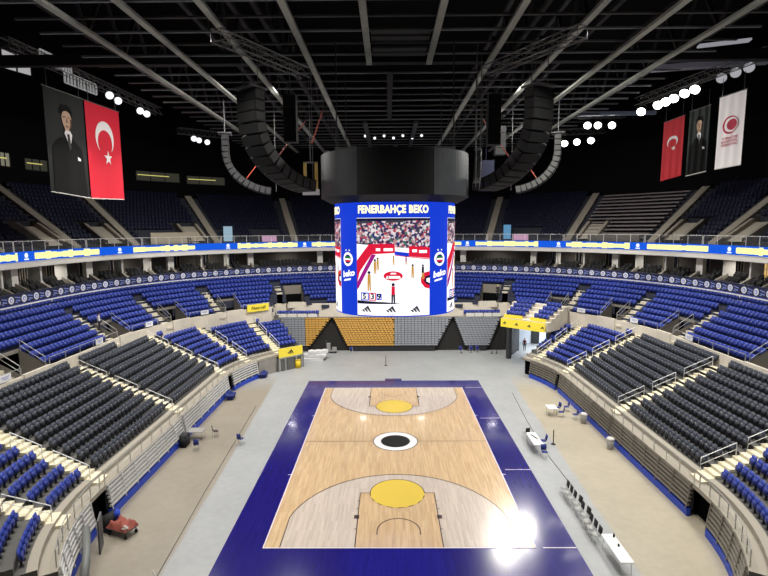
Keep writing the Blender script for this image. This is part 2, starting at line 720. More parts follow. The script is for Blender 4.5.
def upright_wall(name, pts, z0, z1, m):
    g = MB()
    for p, q in zip(pts, pts[1:]):
        g.quad([(p[0], p[1], z0), (q[0], q[1], z0), (q[0], q[1], z1), (p[0], p[1], z1)])
    return struct(g.build(name, m))


TWHITE = mat('tunnel_white', (215, 222, 232), 0.7)
upright_wall('tunnel_wall', [(15.5, 26.6), (18.2, 31.2), (19.6, 36.5)], 0, 5.0, DARK2)
upright_wall('tunnel_wall', [(18.6, 36.2), (24.5, 34.2), (30.5, 27.0)], 0, 5.0, TWHITE)
upright_wall('tunnel_wall', [P(1, 22.6, 22.0, CA), P(1, 22.6, 37, CA)], 0, 5.0, TWHITE)
g = MB()
g.quad([(17, 27, 4.9), (19.5, 36.6, 4.9), (31, 27, 4.9), (24, 21, 4.9)])
struct(g.build('tunnel_ceiling', DARK2))
g = MB()
g.box((21.6, 35.05, 1.2), (1.2, 0.1, 2.3), rz=-0.33)
tag(g.build('tunnel_doorway', DARK), 'dark doorway in the lit tunnel behind the yellow board', 'doorway')

# aisle steps in the lower bank
for side in (1, -1):
    for u in A_AISLES[side]:
        g = MB()
        w = 0.55
        for k in range(A_ROWS):
            d, z = A0 + APITCH * k, AZ + ARISE * k
            us = [(u - w / uscale(u, d, CA)), (u + w / uscale(u, d, CA))]
            for j, (da, zz) in enumerate(((d - 0.42, z - ARISE / 2), (d, z))):
                pts = [P(side, us[0], da, CA), P(side, us[1], da, CA), P(side, us[1], da + 0.5, CA), P(side, us[0], da + 0.5, CA)]
                g.prism(pts if side > 0 else pts[::-1], zz - 0.16, zz + 0.012)
        struct(g.build('aisle_step_slab', STEP))

# concrete wall between the lower and the middle bank, with passages up to the middle seats
ENDY, ENDX = 31.2, 16.4         # flat concrete front of the far end


def end_cut(d):
    """part of the ring at distance d that would stand in front of the flat far end"""
    r = d - 3
    if CB + r <= ENDY:
        return [(CB + R0 * math.acos(min(1, (ENDX - 3) / r)), 99)]
    if r * math.sin(math.acos((ENDX - 3) / r)) + CB >= ENDY:
        return []
    return [(CB + R0 * math.acos((ENDX - 3) / r), CB + R0 * math.asin((ENDY - CB) / r))]


VOMS = [(-4.5, -1.6), (8.45, 10.3), (15.45, 17.5), (21.95, 23.9), (29.6, 31.5)]
B_STAIRS = [-5.0, 8.0, 15.0, 21.5, 29.0]
for side, nm in ((1, 'right'), (-1, 'left')):
    g = MB()
    uend = CB + R0 * math.acos((ENDX - 3) / 24.0)
    for a, b in gaps(-22, UMAX(CB), VOMS[:4] + [(TU0 if side > 0 else uend, 99)]):
        sweep(g, side, a, b, rect(27.0, 27.22, 0, 7.0), CB, closed=True)
    if side > 0:
        sweep(g, side, TU0, uend, rect(27.0, 27.22, 5.0, 7.6), CB, closed=True)
    for a, b in VOMS[:4 if side < 0 else 3]:
        sweep(g, side, a, b, rect(26.9, 27.15, 0, 7.1), CB, closed=True)
    struct(g.build('wall_' + nm, CONC))
    g = MB()
    for k in range(8):
        d, z = B0 + BPITCH * k, BZ + BRISE * k
        for a, b in gaps(-22, UMAX(CB), (VOMS if k < 3 else VOMS[4:] if k < 5 else []) + end_cut(d + .3)):
            sweep(g, side, a, b, [(d, z - BRISE - (0.6 if k == 3 else 0)), (d, z), (d + BPITCH, z)], CB)
    struct(g.build('middle_stand_slab', BTERR))
    for i, (a, b) in enumerate(VOMS):
        g = MB()
        dz = 5.9
        db = B0 + BPITCH * 3
        if i == 4:
            db += BPITCH * 2
            dz = 6.3
        sweep(g, side, a, b, [(27.15 if i < 4 else 28.8, dz), (db, dz)], CB, mi=1)
        sweep(g, side, a, b, [(db - 0.02, 8.05), (db - 0.02, BZ + BRISE * (3 + i // 4 * 2) + .1), (db + .12, BZ + BRISE * (3 + i // 4 * 2) + .1)], CB, mi=0)
        sweep(g, side, a, b, [(db, dz), (db, 8.1)], CB, mi=2)
        for u in (a, b):
            x = []
            for d, z in ((27.15 if i < 4 else 28.9, dz), (db, dz), (db, BZ + BRISE * (3 + i // 4 * 2) + .1), (27.15 if i < 4 else 28.9, 7.1)):
                x.append((*P(side, u, d, CB), z))
            g.quad(x)
        struct(g.build('passage_wall', [mat('passage_dim', (128, 122, 112), .9), CONC_D, VOID]))
    for u in B_STAIRS:
        g = MB()
        for k in range(6):
            d, z = B0 + BPITCH * k, BZ + BRISE * k
            if any(a < u < b for a, b in end_cut(d)):
                continue
            us = [u - 0.42 / uscale(u, d, CB), u + 0.42 / uscale(u, d, CB)]
            for da, zz in ((d - 0.36, z - BRISE / 2), (d, z)):
                pts = [P(side, us[0], da, CB), P(side, us[1], da, CB), P(side, us[1], da + 0.45, CB), P(side, us[0], da + 0.45, CB)]
                g.prism(pts if side > 0 else pts[::-1], zz - 0.2, zz + 0.012)
        struct(g.build('middle_step_slab', mat('middle_steps', (206, 198, 178), .85)))

g = MB()
g.box((0, ENDY + .1, 5.9), (2 * ENDX, 0.2, 2.0))
for s_ in (-1, 1):
    yy = CB + 24 * math.sin(math.acos((ENDX - 3) / 24.0))
    z_ = 5.0 if s_ > 0 else 0
    g.quad([(s_ * ENDX, yy, z_), (s_ * ENDX, ENDY + .2, z_), (s_ * ENDX, ENDY + .2, 7.0), (s_ * ENDX, yy, 7.0)])
    g.box((s_ * 13.3, ENDY + .12, 6.35), (3.0, 0.28, 1.5))
struct(g.build('wall_far', CONC))
# fascia with club emblems, suite balcony, suite walls
NAVYF = mat('fascia_navy', (30, 34, 66), 0.5)
FDISC = mat('emblem_white', (225, 225, 228), 0.5)
FBLUE = mat('emblem_blue', (128, 142, 206), 0.5)
for side in (1, -1):
    g = MB()
    sweep(g, side, -14, UMAX(CB), [(33.05, 9.9), (33.05, 10.7), (32.9, 10.7), (32.9, 11.0), (33.1, 11.0)], CB, mi=0)
    sweep(g, side, -14, UMAX(CB), [(33.0, 11.0), (33.0, 12.0), (33.2, 12.0)], CB, mi=1)
    # alternating round crest and lettered mark
    u, i = -13.0, 0
    while u < UMAX(CB) - 0.3:
        fn = lambda a, z: None

        def on(a, z, off=0.02, u=u, side=side):
            sc = uscale(u, 33, CB)
            return (*P(side, u + side * a / sc, 33.0 - off, CB), z)
        if i % 2 == 0:
            vs, fs = poly2d(circle2d(0, 11.5, 0.33, 16))
            mapped(vs, fs, lambda a, z: on(a, z), g, 2)
            vs, fs = poly2d(circle2d(0, 11.5, 0.2, 12))
            mapped(vs, fs, lambda a, z: on(a, z, 0.04), g, 3)
            vs, fs = poly2d(circle2d(0, 11.48, 0.1, 8))
            mapped(vs, fs, lambda a, z: on(a, z, 0.06), g, 2)
        else:
            for q in ([(-.36, 11.55), (.3, 11.68), (.36, 11.78), (-.3, 11.66)], [(-.3, 11.3), (.2, 11.38), (.24, 11.5), (-.26, 11.43)], [(.05, 11.2), (.34, 11.25), (.34, 11.34), (.05, 11.29)]):
                g.quad([on(a, z) for a, z in q], 3)
        u += 0.78 / uscale(u, 33, CB)
        i += 1
    struct(g.build('fascia_trim', [WHITE, NAVYF, FDISC, FBLUE]))
    g = MB()
    sweep(g, side, -14, UMAX(CB), [(33.2, 11.1), (33.9, 11.1), (33.9, 11.5), (34.7, 11.5), (34.7, 11.9), (35.5, 11.9), (35.5, 12.2), (38.3, 12.2)], CB)
    struct(g.build('suite_floor', mat('suite_floor', (70, 68, 64), 0.9)))
    g = MB()
    sweep(g, side, -14, UMAX(CB), [(38.3, 12.2), (38.3, 14.1)], CB)
    struct(g.build('suite_wall', mat('suite_wall', (96, 90, 84), 0.85)))
    # soffit and white beam under the led ribbon
    g = MB()
    sweep(g, side, -14, UMAX(CB), [(38.4, 14.05), (34.05, 14.05), (34.0, 14.1), (34.0, 14.62)], CB)
    struct(g.build('soffit_slab', WHITE))
    # suite windows (dark glass with pale mullions)
    us = [-11.5, -9.0, -6.8, -4.6, -2.2, 0.2, 2.4, 4.6, 6.7, 8.9, 11.0, 13.2, 15.75, 18.2, 20.15, 22.75, 25.2, 27.4, 34.0]
    for i, u in enumerate(us):
        wide = i in (2, 5, 8, 11, 14, 17, 18)
        g = MB()
        wdt = 0.85 if wide else 0.22
        x, y = P(side, u, 35.6, CB)
        g.box((x, y, 13.15), (wdt, 0.5 if wide else 1.3, 1.95), rz=facing(side, u, CB))
        struct(g.build('suite_column', WHITE))
        if i < len(us) - 1:
            un = us[i + 1]
            if un > 27.5:
                continue
            win = MB()
            e = 0.7 if wide else 0.5
            for a, b in ((u + e, un - 0.9),):
                sweep(win, side, a, b, [(38.25, 12.25), (38.25, 13.95)], CB)
                lit = (side == 1 and i == 9)
                w = win.build('suite_window', emat('suite_lit', (255, 205, 120), 0.9) if lit else GLASSD)
                struct(w)
                fr = MB()
                for t in range(5):
                    uu = a + (b - a) * t / 4
                    x, y = P(side, uu, 38.2, CB)
                    fr.box((x, y, 13.1), (0.08, 0.06, 1.75), rz=facing(side, uu, CB))
                if lit:
                    sweep(fr, side, a, b, rect(38.15, 38.22, 13.05, 13.15), CB, closed=True)
                fr.build('window_frame', mat('mullion', (150, 140, 125), 0.6), w)
            # low divider wall between the boxes
            dv = MB()
            pts = [(33.5, 11.2), (35.4, 12.2), (35.4, 12.6), (33.5, 11.6)]
            for ss in (-0.09, 0.09):
                dv.quad([(*P(side, un + ss, d, CB), z) for d, z in pts])
            dv.quad([(*P(side, un - .09, 33.5, CB), 11.6), (*P(side, un + .09, 33.5, CB), 11.6), (*P(side, un + .09, 35.4, CB), 12.6), (*P(side, un - .09, 35.4, CB), 12.6)])
            struct(dv.build('suite_partition', mat('divider', (140, 134, 124), 0.8)))

# upper tier
BENCHLESS = (17.0, 24.0)       # right-hand block with bare concrete steps
U_STAIRS = [-1.8, 5.2, 12.3, 17.2, 24.4, 31.6]
for side in (1, -1):
    g = MB()
    sweep(g, side, -14, UMAX(CU), [(34.0, 15.55), (U0_, 15.55)] + bank_profile(U0_, UPITCH, URISE, UZ, 0, 14), CU)
    struct(g.build('upper_stand_slab', UTERR))
    for u in U_STAIRS:
        g = MB()
        for k in range(42):
            d, z = U0_ - .3 + UPITCH * k / 3, UZ - .12 + URISE * k / 3
            us = [u - 0.5 / uscale(u, d, CU), u + 0.5 / uscale(u, d, CU)]
            pts = [P(side, us[0], d, CU), P(side, us[1], d, CU), P(side, us[1], d + 0.27, CU), P(side, us[0], d + 0.27, CU)]
            g.prism(pts if side > 0 else pts[::-1], z - 0.3, z + 0.2)
        struct(g.build('upper_step_slab', STAIRU))
        # sloping passage wall beside the stair
        if u < 31:
            g = MB()
            for uu in (u - 1.0, u - 2.5):
                x0 = [(35.2, 15.55), (39.2, 15.55 + 0.2), (39.2, 18.6), (38.4, 18.3), (35.2, 16.3)]
                for o_ in (-0.12, 0.12):
                    g.quad([(*P(side, uu + o_, d, CU), z) for d, z in x0])
                g.quad([(*P(side, uu - .12, 35.2, CU), 16.3), (*P(side, uu + .12, 35.2, CU), 16.3), (*P(side, uu + .12, 38.4, CU), 18.3), (*P(side, uu - .12, 38.4, CU), 18.3)])
            sweep(g, side, u - 2.5, u - 1.0, [(35.3, 15.9), (38.6, 17.9)], CU, mi=1)
            struct(g.build('upper_passage_wall', [STAIRU, mat('passage_floor', (172, 165, 150), 0.8)]))
    # rim wall behind the upper seats, up to the roof
    g = MB()
    sweep(g, side, -UMAX(CU), UMAX(CU), [(46.4, 0), (46.4, 38.0)], CU)
    struct(g.build('wall_upper_' + ('right' if side > 0 else 'left'), mat('upper_wall', (15, 15, 17), 0.9, spec=0.1)))
# bare steps
g = MB()
for k in range(13):
    d, z = U0_ + UPITCH * k, UZ + URISE * k
    sweep(g, 1, 17.9, 23.7, rect(d + 0.12, d + UPITCH - 0.02, z + 0.28, z + 0.46), CU, closed=True)
struct(g.build('bare_step_slab', mat('bare_steps', (122, 114, 112), 0.85)))
g = MB()
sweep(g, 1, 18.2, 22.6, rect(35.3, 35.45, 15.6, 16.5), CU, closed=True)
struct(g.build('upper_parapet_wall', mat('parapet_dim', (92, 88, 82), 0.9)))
g = MB()
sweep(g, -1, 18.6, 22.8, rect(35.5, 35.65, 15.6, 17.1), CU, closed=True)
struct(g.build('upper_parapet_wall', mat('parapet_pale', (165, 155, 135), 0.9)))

g = MB()
g.quad([(-54, -56, 38), (54, -56, 38), (54, 60, 38), (-54, 60, 38)])
struct(g.build('ceiling', ROOFM))

# ================================================================== SEATS
def seat_parts_blue():
    back = rbox_mesh('blue_backrest', (0, -0.2, 0.63), (0.46, 0.055, 0.48), 0.024, SEATB, tilt=0.2, taper=0.92)
    pan = rbox_mesh('blue_seat_pan', (0, -0.085, 0.50), (0.42, 0.07, 0.38), 0.03, SEATB2, tilt=0.14)
    g = MB()
    g.box((0, -0.15, 0.17), (0.07, 0.1, 0.34))
    g.box((0, -0.16, 0.33), (0.42, 0.06, 0.05))
    g.box((0, -0.15, 0.012), (0.18, 0.2, 0.024))
    o = g.build('seat_bracket', ARM)
    me = o.data
    bpy.data.objects.remove(o)
    return [('backrest', back), ('seat_pan', pan), ('seat_bracket', me)]


def seat_parts_black():
    back = rbox_mesh('black_backrest', (0, -0.2, 0.68), (0.47, 0.10, 0.50), 0.04, SEATK, tilt=0.18, taper=0.94)
    pan = rbox_mesh('black_seat_pan', (0, -0.06, 0.52), (0.45, 0.11, 0.42), 0.04, SEATK2, tilt=0.12)
    g = MB()
    g.box((0, -0.15, 0.17), (0.44, 0.08, 0.06))
    for s in (-1, 1):
        g.box((s * 0.225, -0.1, 0.6), (0.04, 0.32, 0.05))
        g.box((s * 0.225, -0.16, 0.3), (0.035, 0.1, 0.6))
    o = g.build('arm_frame', ARM)
    me = o.data
    bpy.data.objects.remove(o)
    g = MB()
    g.box((0.0, -0.02, 0.735), (0.10, 0.012, 0.05))
    o = g.build('number_plate', TAG)
    pl = o.data
    bpy.data.objects.remove(o)
    return [('backrest', back), ('seat_pan', pan), ('arm_frame', me), ('number_plate', pl)]


def proto_arrays(kind):
    """light version of the same seat for the mass of far seats"""
    g = MB()
    if kind == 'blue':
        parts = [((0, -0.2, 0.63), (0.46, 0.055, 0.48), 0.2, 0), ((0, -0.085, 0.50), (0.42, 0.07, 0.38), 0.14, 1)]
    else:
        parts = [((0, -0.2, 0.68), (0.47, 0.10, 0.50), 0.18, 0), ((0, -0.06, 0.52), (0.45, 0.11, 0.42), 0.12, 1)]
    for c, s, t, mi in parts:
        ct, st = math.cos(t), math.sin(t)
        g.obox(c, (s[0] / 2, 0, 0), (0, s[1] / 2 * ct, s[1] / 2 * st), (0, -s[2] / 2 * st, s[2] / 2 * ct), mi)
    if kind == 'black':
        g.box((0.0, 0.0, 0.735), (0.10, 0.012, 0.05), mi=2)
    return np.array(g.v), np.array(g.f), np.array(g.m)


class Mass:
    def __init__(self, kind):
        self.tv, self.tf, self.tm = proto_arrays(kind)
        self.items = []

    def add(self, x, y, z, rz, off=0):
        self.items.append((x, y, z, rz, off))

    def build(self, name, mats):
        it = np.array(self.items)
        n, k = len(it), len(self.tv)
        c, s = np.cos(it[:, 3])[:, None], np.sin(it[:, 3])[:, None]
        X = self.tv[None, :, 0] * c - self.tv[None, :, 1] * s + it[:, 0:1]
        Y = self.tv[None, :, 0] * s + self.tv[None, :, 1] * c + it[:, 1:2]
        Z = np.repeat(self.tv[None, :, 2], n, 0) + it[:, 2:3]
        V = np.stack([X, Y, Z], 2).reshape(-1, 3)
        F = (self.tf[None] + (np.arange(n) * k)[:, None, None]).reshape(-1, 4)
        MI = (self.tm[None] + it[:, 4:5].astype(int)).reshape(-1)
        me = bpy.data.meshes.new(name)
        me.vertices.add(len(V))
        me.vertices.foreach_set('co', V.ravel())
        me.loops.add(F.size)
        me.loops.foreach_set('vertex_index', F.ravel().astype(np.int32))
        me.polygons.add(len(F))
        me.polygons.foreach_set('loop_start', np.arange(0, F.size, 4, dtype=np.int32))
        for m in mats:
            me.materials.append(m)
        me.polygons.foreach_set('material_index', MI.astype(np.int32))
        me.update(calc_edges=True)
        me.validate()
        o = bpy.data.objects.new(name, me)
        COL.objects.link(o)
        o['kind'] = 'stuff'
        return o


mass_blue, mass_black = Mass('blue'), Mass('black')


def row_us(side, d, cy, u0, u1, sp, cuts=()):
    """centres of the seats of one row"""
    out = []
    for a, b in gaps(u0, u1, cuts):
        u = a + sp / 2 / uscale(a, d, cy)
        while u + sp / 2 / uscale(u, d, cy) <= b + 1e-6:
            out.append(u)
            u += sp / uscale(u, d, cy)
    return out


def inside_wall(x, y):
    ax, ay = abs(x), abs(y)
    if ay <= CB:
        return ax < 26.72
    if ax <= 3:
        return ay < CB + 23.75
    return math.hypot(ax - 3, ay - CB) < 23.62


cands = {'blue': [], 'black': []}
for side, u0, u1, kind, block in A_BLOCKS:
    for k in range(A_ROWS):
        d, z = A0 + APITCH * k + 0.47, AZ + ARISE * k
        if 'strip' in block and k == 0 and side > 0:
            continue
        us = row_us(side, d, CA, u0, u1, 0.51)
        # number each row from the stairs nearer the middle of the hall
        if abs(u1) < abs(u0):
            us = us[::-1]
        for n, u in enumerate(us):
            x, y = P(side, u, d, CA)
            if not inside_wall(x, y):
                continue
            cands[kind].append((k, n, x, y, z, facing(side, u, CA), block))
for k in range(4):
    d, z = 22.55 + APITCH * k + 0.52, 6.1 + ARISE * k
    for a, b in ((21.1, 23.3), (24.3, 27.0)):
        for u in row_us(1, d, CB, a, b, 0.51):
            x, y = P(1, u, d, CB)
            mass_blue.add(x, y, z, facing(1, u, CB))

PROTO = {}
STAIR_NAME = {
    'near right block': 'the halfway stairs', 'far right block': 'the halfway stairs', 'near left block': 'the halfway stairs', 'far left block': 'the halfway stairs',
    'lower right corner block': 'the black seats', 'lower left corner block': 'the black seats', 'lowest left corner block': 'the corner stairs', 'right corner block': 'the black seats', 'left corner block': 'the black seats',
    'left far block': 'the stairs', 'left end strip': 'the stairs', 'right tunnel strip': 'the stairs'}
for kind, parts, name, words in (('blue', seat_parts_blue(), 'stadium_chair', 'blue plastic tip-up seat'), ('black', seat_parts_black(), 'padded_chair', 'black padded seat')):
    def key(c):
        d_, px, py = depth_px((c[2], c[3], c[4] + .6))
        return d_ if (-6 < px < 774 and -6 < py < 584 and d_ > 0) else 1e6 + d_
    cs = sorted(cands[kind], key=key)
    root = None
    for i, (k, n, x, y, z, rz, block) in enumerate(cs):
        if i < 300:
            label = f'{words}, {ORD[k]} row up, {ORD[n]} from {STAIR_NAME[block]}, {block}'
            if root is None:
                root = thing(name, label, 'seat', (x, y, z), rz)
                for pn, me in parts:
                    mobj(pn, me, root)
                o = root
            else:
                o = copy_tree(root, (x, y, z), rz)
            o['label'] = label
            o['group'] = ('blue tip-up seats, ' if kind == 'blue' else 'black padded seats, ') + block
        else:
            (mass_blue if kind == 'blue' else mass_black).add(x, y, z, rz)

# middle bank
for side in (1, -1):
    for k in range(8):
        d, z = B0 + BPITCH * k + 0.45, BZ + BRISE * k
        cuts = [(u - 0.45, u + 0.45) for u in B_STAIRS] if k < 6 else []
        cuts += [(a - 0.1, b + 0.1) for a, b in (VOMS if k < 3 else VOMS[4:] if k < 5 else [])] + end_cut(d - .4)
        for u in row_us(side, d, CB, -13, UMAX(CB), 0.5, cuts):
            x, y = P(side, u, d, CB)
            mass_blue.add(x, y, z, facing(side, u, CB))
    for k in range(14):
        d, z = U0_ + UPITCH * k + 0.45, UZ + URISE * k
        cuts = [(u - 0.65, u + 0.65) for u in U_STAIRS]
        if k < 5:
            cuts += [(u - 2.7, u - 0.6) for u in U_STAIRS if u < 31]
        if k < 3:
            cuts += [(18.4, 23)] + ([(24.8, 26.4), (27.9, 30.5)] if side < 0 else [(29.2, 30.8), (27.2, 30)])
        if side > 0:
            cuts.append((17.4, 24.2))
        for u in row_us(side, d, CU, -12, UMAX(CU), 0.5, cuts):
            x, y = P(side, u, d, CU)
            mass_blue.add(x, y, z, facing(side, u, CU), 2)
    for d, z in ((33.65, 11.1), (34.4, 11.5), (35.15, 11.9)):
        us = [-11.5, -9.0, -6.8, -4.6, -2.2, 0.2, 2.4, 4.6, 6.7, 8.9, 11.0, 13.2, 15.75, 18.2, 20.15, 22.75, 25.2, 27.4, 34.0]
        for u in row_us(side, d, CB, -12, UMAX(CB), 0.56, [(q - .45, q + .45) for q in us] + [(us[i] - .72, us[i] + .72) for i in (2, 5, 8, 11, 14, 17, 18)]):
            x, y = P(side, u, d, CB)
            mass_black.add(x, y, z, facing(side, u, CB), 3)
# short rows on the ledge above the folded end stands
for x0, x1 in ((-16.4, -10.6), (10.4, 15.4)):
    x = x0
    while x < x1:
        mass_blue.add(x, 30.9, 5.02, PI)
        x += 0.52
o = mass_blue.build('blue_seating', [SEATB, SEATB2, SEATB_DIM, SEATB_DIM])
tag(o, 'remaining blue plastic seats of the lower, middle and upper stands', 'seating', kind='stuff')
o = mass_black.build('black_seating', [SEATK, SEATK2, TAG, SEATKD, SEATKD, SEATKD])
tag(o, 'remaining black seats of the lower stands and the suite balcony', 'seating', kind='stuff')

# ================================================================== FOLDED STANDS IN FRONT OF THE BANKS
def folded_side(side, u0, u1, label, shaded):
    t = thing('folded_bleacher', label, 'bleacher', (*P(side, (u0 + u1) / 2, 17.6, CA), 0))
    t.location = (0, 0, 0)
    pm = mat('plank_shaded', (134, 128, 118), 0.5, metal=0.3) if shaded else ALU  # right-hand planks: shade on that side put into a duller colour
    g = MB()
    sweep(g, side, u0, u1, rect(17.52, 17.75, 0, 0.48), CA, closed=True)
    g.build('plinth', BLUE, t)
    for i in range(6):
        z = 0.66 + i * 0.255
        d = 17.50 + i * 0.05
        g = MB()
        sweep(g, side, u0, u1, rect(d, d + 0.17, z, z + 0.125), CA, closed=True)
        g.build('plank', pm, t)
    g = MB()
    sweep(g, side, u0, u1, rect(17.85, 17.9, 0.4, 2.0), CA, closed=True)
    g.build('backing', DARK, t)
    n = max(2, int((u1 - u0) / 1.6))
    for i in range(n + 1):
        u = u0 + 0.1 + (u1 - u0 - 0.2) * i / n
        g = MB()
        a, b = P(side, u, 17.5, CA), P(side, u, 17.72, CA)
        g.beam((*a, 0.45), (*b, 2.05), 0.06, 0.06)
        g.build('upright', pm, t)
    return t


folded_side(1, -10.9, 0.0, 'folded grey stand with blue plinth below the near right black seats', True)
folded_side(1, 0.15, 12.9, 'folded grey stand with blue plinth below the far right black seats', True)
folded_side(1, 13.9, 20.6, 'folded grey corner stand with short blue plinth below the right blue seats', True)
folded_side(-1, -10.9, 0.3, 'folded silver stand with blue plinth below the near left black seats', False)
folded_side(-1, 0.6, 12.6, 'folded silver stand with blue plinth below the far left black seats', False)
folded_side(-1, 14.2, 20.8, 'folded silver corner stand with blue plinth below the left blue seats', False)
folded_side(1, -21.5, -13.6, 'folded grey corner stand at the lower right, below blue seats', True)
folded_side(-1, -21.5, -13.4, 'folded silver corner stand at the lower left, beside the cart', False)


# rails ------------------------------------------------------------------
def ring_rail(name, label, side, u0, u1, d, z0, h, cy, post=1.5, mid=True, group=None, m=STEEL, r=0.025, panel=False):
    t = thing(name, label, 'railing', (0, 0, 0), group=group)
    us = useries(u0, u1, cy)
    g = MB()
    g.tube([(*P(side, u, d, cy), z0 + h) for u in us], r)
    g.build('handrail', m, t)
    if mid:
        g = MB()
        g.tube([(*P(side, u, d, cy), z0 + h * 0.5) for u in us], r * 0.7)
        g.build('mid_rail', m, t)
    n = max(1, round((u1 - u0) / post))
    for i in range(n + 1):
        u = u0 + (u1 - u0) * i / n
        x, y = P(side, u, d, cy)
        g = MB()
        g.box((x, y, z0 + h / 2), (0.05, 0.05, h), rz=facing(side, u, cy))
        g.build('post', m, t)
    if panel:
        g = MB()
        sweep(g, side, u0, u1, [(d, z0 + 0.08), (d, z0 + h - 0.06)], cy)
        g.build('glass_panel', GLASS, t)
    return t


for side, nm in ((1, 'right'), (-1, 'left')):
    for a, b, w in ((-10.9, -0.1, f'near {nm} black seats'), (0.2, 12.8, f'far {nm} black seats'), (13.6, 20.8, f'{nm} corner blue seats'), (-21.5, -11.6, f'lower {nm} corner blue seats')):
        ring_rail('walkway_railing', f'steel tube railing along the walkway in front of the {w}', side, a, b, 17.85, WALK, 0.85, CA)


def aisle_rail(side, u, k0, k1, label):
    """rail that climbs beside a stair"""
    t = thing('stair_railing', label, 'railing')
    f = lambda k, h: (*P(side, u, A0 + APITCH * k + 0.15, CA), AZ + ARISE * k + h)
    g = MB()
    g.tube([f(k0, 0.0), f(k0, 0.88), f(k1, 0.88), f(k1, 0.0)], 0.028)
    g.build('handrail', WHITE2, t)
    g = MB()
    g.tube([f(k0, 0.45), f(k1, 0.45)], 0.02)
    g.build('mid_rail', WHITE2, t)


for side, nm in ((1, 'right'), (-1, 'left')):
    names = {1: {-10.5: 'near', 0.75: 'halfway', 13.0: 'far', 20.1: 'tunnel-side'}, -1: {-16.2: 'lowest', -10.5: 'near', 1.3: 'halfway', 13.0: 'far', 19.4: 'corner', 26.0: 'end'}}[side]
    for u in A_AISLES[side]:
        for k0, k1, w in ((0, 2.5, 'bottom'), (3.3, 5.5, 'middle'), (6.3, 9, 'top')):
            s = -1 if side < 0 and u < 14 else 1
            aisle_rail(side, u + s * 0.43 / uscale(u, 22, CA), k0, k1, f'{w} white tube rail climbing beside the {names[u]} {nm} stairs of the lower stand')

for side, nm in ((1, 'right'), (-1, 'left')):
    for i, (a, b) in enumerate(gaps(-13, 27.2, VOMS)):
        w = ['nearest', 'second', 'third', 'fourth', 'fifth', 'sixth', 'seventh'][i]
        ring_rail('stand_railing', f'{w} steel railing on top of the {nm} concrete wall below the middle seats', side, a + .1, b - .1, 27.1, 7.0, 0.62, CB, post=1.8, mid=False)
    for i, (a, b) in enumerate(VOMS[:4]):
        w = ['nearest', 'second', 'third', 'fourth', 'farthest'][i]
        for uu, q in ((a + .08, 'near'), (b - .08, 'far')):
            t = thing('passage_railing', f'steel rail at the {q} edge of the {w} {nm} passage into the middle seats', 'railing')
            f = lambda d, h: (*P(side, uu, d, CB), BZ + BRISE / BPITCH * (d - B0) + h)
            g = MB()
            g.tube([f(27.3, 0.1), f(27.3, 1.0), f(29.2, 1.0), f(29.2, 0.1)], 0.03)
            g.build('handrail', STEEL, t)
            g = MB()
            g.tube([f(27.3, .55), f(29.2, .55)], 0.02)
            g.build('mid_rail', STEEL, t)
    us = [-13, -7.5, -1.8, 5.2, 12.3, 17.2, 24.4, 31.6, UMAX(CU) - 0.1]
    for i in range(len(us) - 1):
        w = ['first', 'second', 'third', 'fourth', 'fifth', 'sixth', 'seventh', 'eighth'][i]
        ring_rail('glass_railing', f'{w} glass railing bay from the camera along the {nm} upper tier above the led ribbon', side, us[i] + .05, us[i + 1] - .05, 34.12, 15.56, 0.95, CU, post=1.15, mid=False, m=WHITE, panel=True, r=0.03)

# white notice boards tied on the wall rail
for side, nm, us in ((-1, 'left', (-6.4, 5.0, 12.4, 19.3)), (1, 'right', (5.5, 13.1, 19.4, 26.4))):
    for i, u in enumerate(us):
        x, y = P(side, u, 26.88, CB)
        g = MB()
        rz = facing(side, u, CB)
        g.box((x, y, 7.42), (1.1, 0.04, 0.5), rz=rz)
        o = g.build('notice_board', WHITE2)
        tag(o, f'{["nearest", "second", "third", "farthest"][i]} small white notice board tied to the {nm} wall railing', 'notice board')
        g = MB()
        for zz, ln in ((7.5, .7), (7.38, .5)):
            q = P(side, u, 26.855, CB)
            g.box((q[0], q[1], zz), (ln, 0.005, 0.05), rz=rz)
        g.build('printed_line', FBLUE, o)

# ================================================================== FAR END: folded stands in three pieces
def end_stand(label, top, bot, gold, loc_name):
    """top/bot: x range of the top and the bottom row; gold(x) says where the seats are gold"""
    t = thing('retracted_bleacher', label, 'bleacher', (0, 0, 0))
    n = 13
    for i in range(n):
        f = (i + 0.5) / n
        z = 0.86 + (5.0 - 0.86) * i / n
        x0, x1 = bot[0] + (top[0] - bot[0]) * f, bot[1] + (top[1] - bot[1]) * f
        for colour, m in (('gold', GOLD), ('grey', GREYB)):
            sp = gold if colour == 'gold' else None
            segs = []
            if gold:
                ga, gb = max(x0, gold[0]), min(x1, gold[1])
                if colour == 'gold':
                    segs = [(ga, gb)] if gb > ga else []
                else:
                    segs = [s for s in ((x0, min(x1, gold[0])), (max(x0, gold[1]), x1)) if s[1] - s[0] > 0.1]
            elif colour == 'grey':
                segs = [(x0, x1)]
            for a, b in segs:
                g = MB()
                g.box(((a + b) / 2, 30.95, z + 0.03), (b - a, 0.5, 0.06))
                x = a + 0.02
                while x + 0.3 < b:
                    w = min(0.46, b - x)
                    g.box((x + w / 2, 30.8, z + 0.15), (w - 0.05, 0.10, 0.2))
                    x += 0.48
                o = g.build('bench_row', m, t)
                if colour == 'gold':
                    o['label'] = 'gold bench row'
    g = MB()
    g.prism([(bot[0] + .3, 30.8), (bot[1] - .3, 30.8), (bot[1] - .3, 31.1), (bot[0] + .3, 31.1)], 0.0, 0.8)
    g.build('base', DARK, t)
    return t


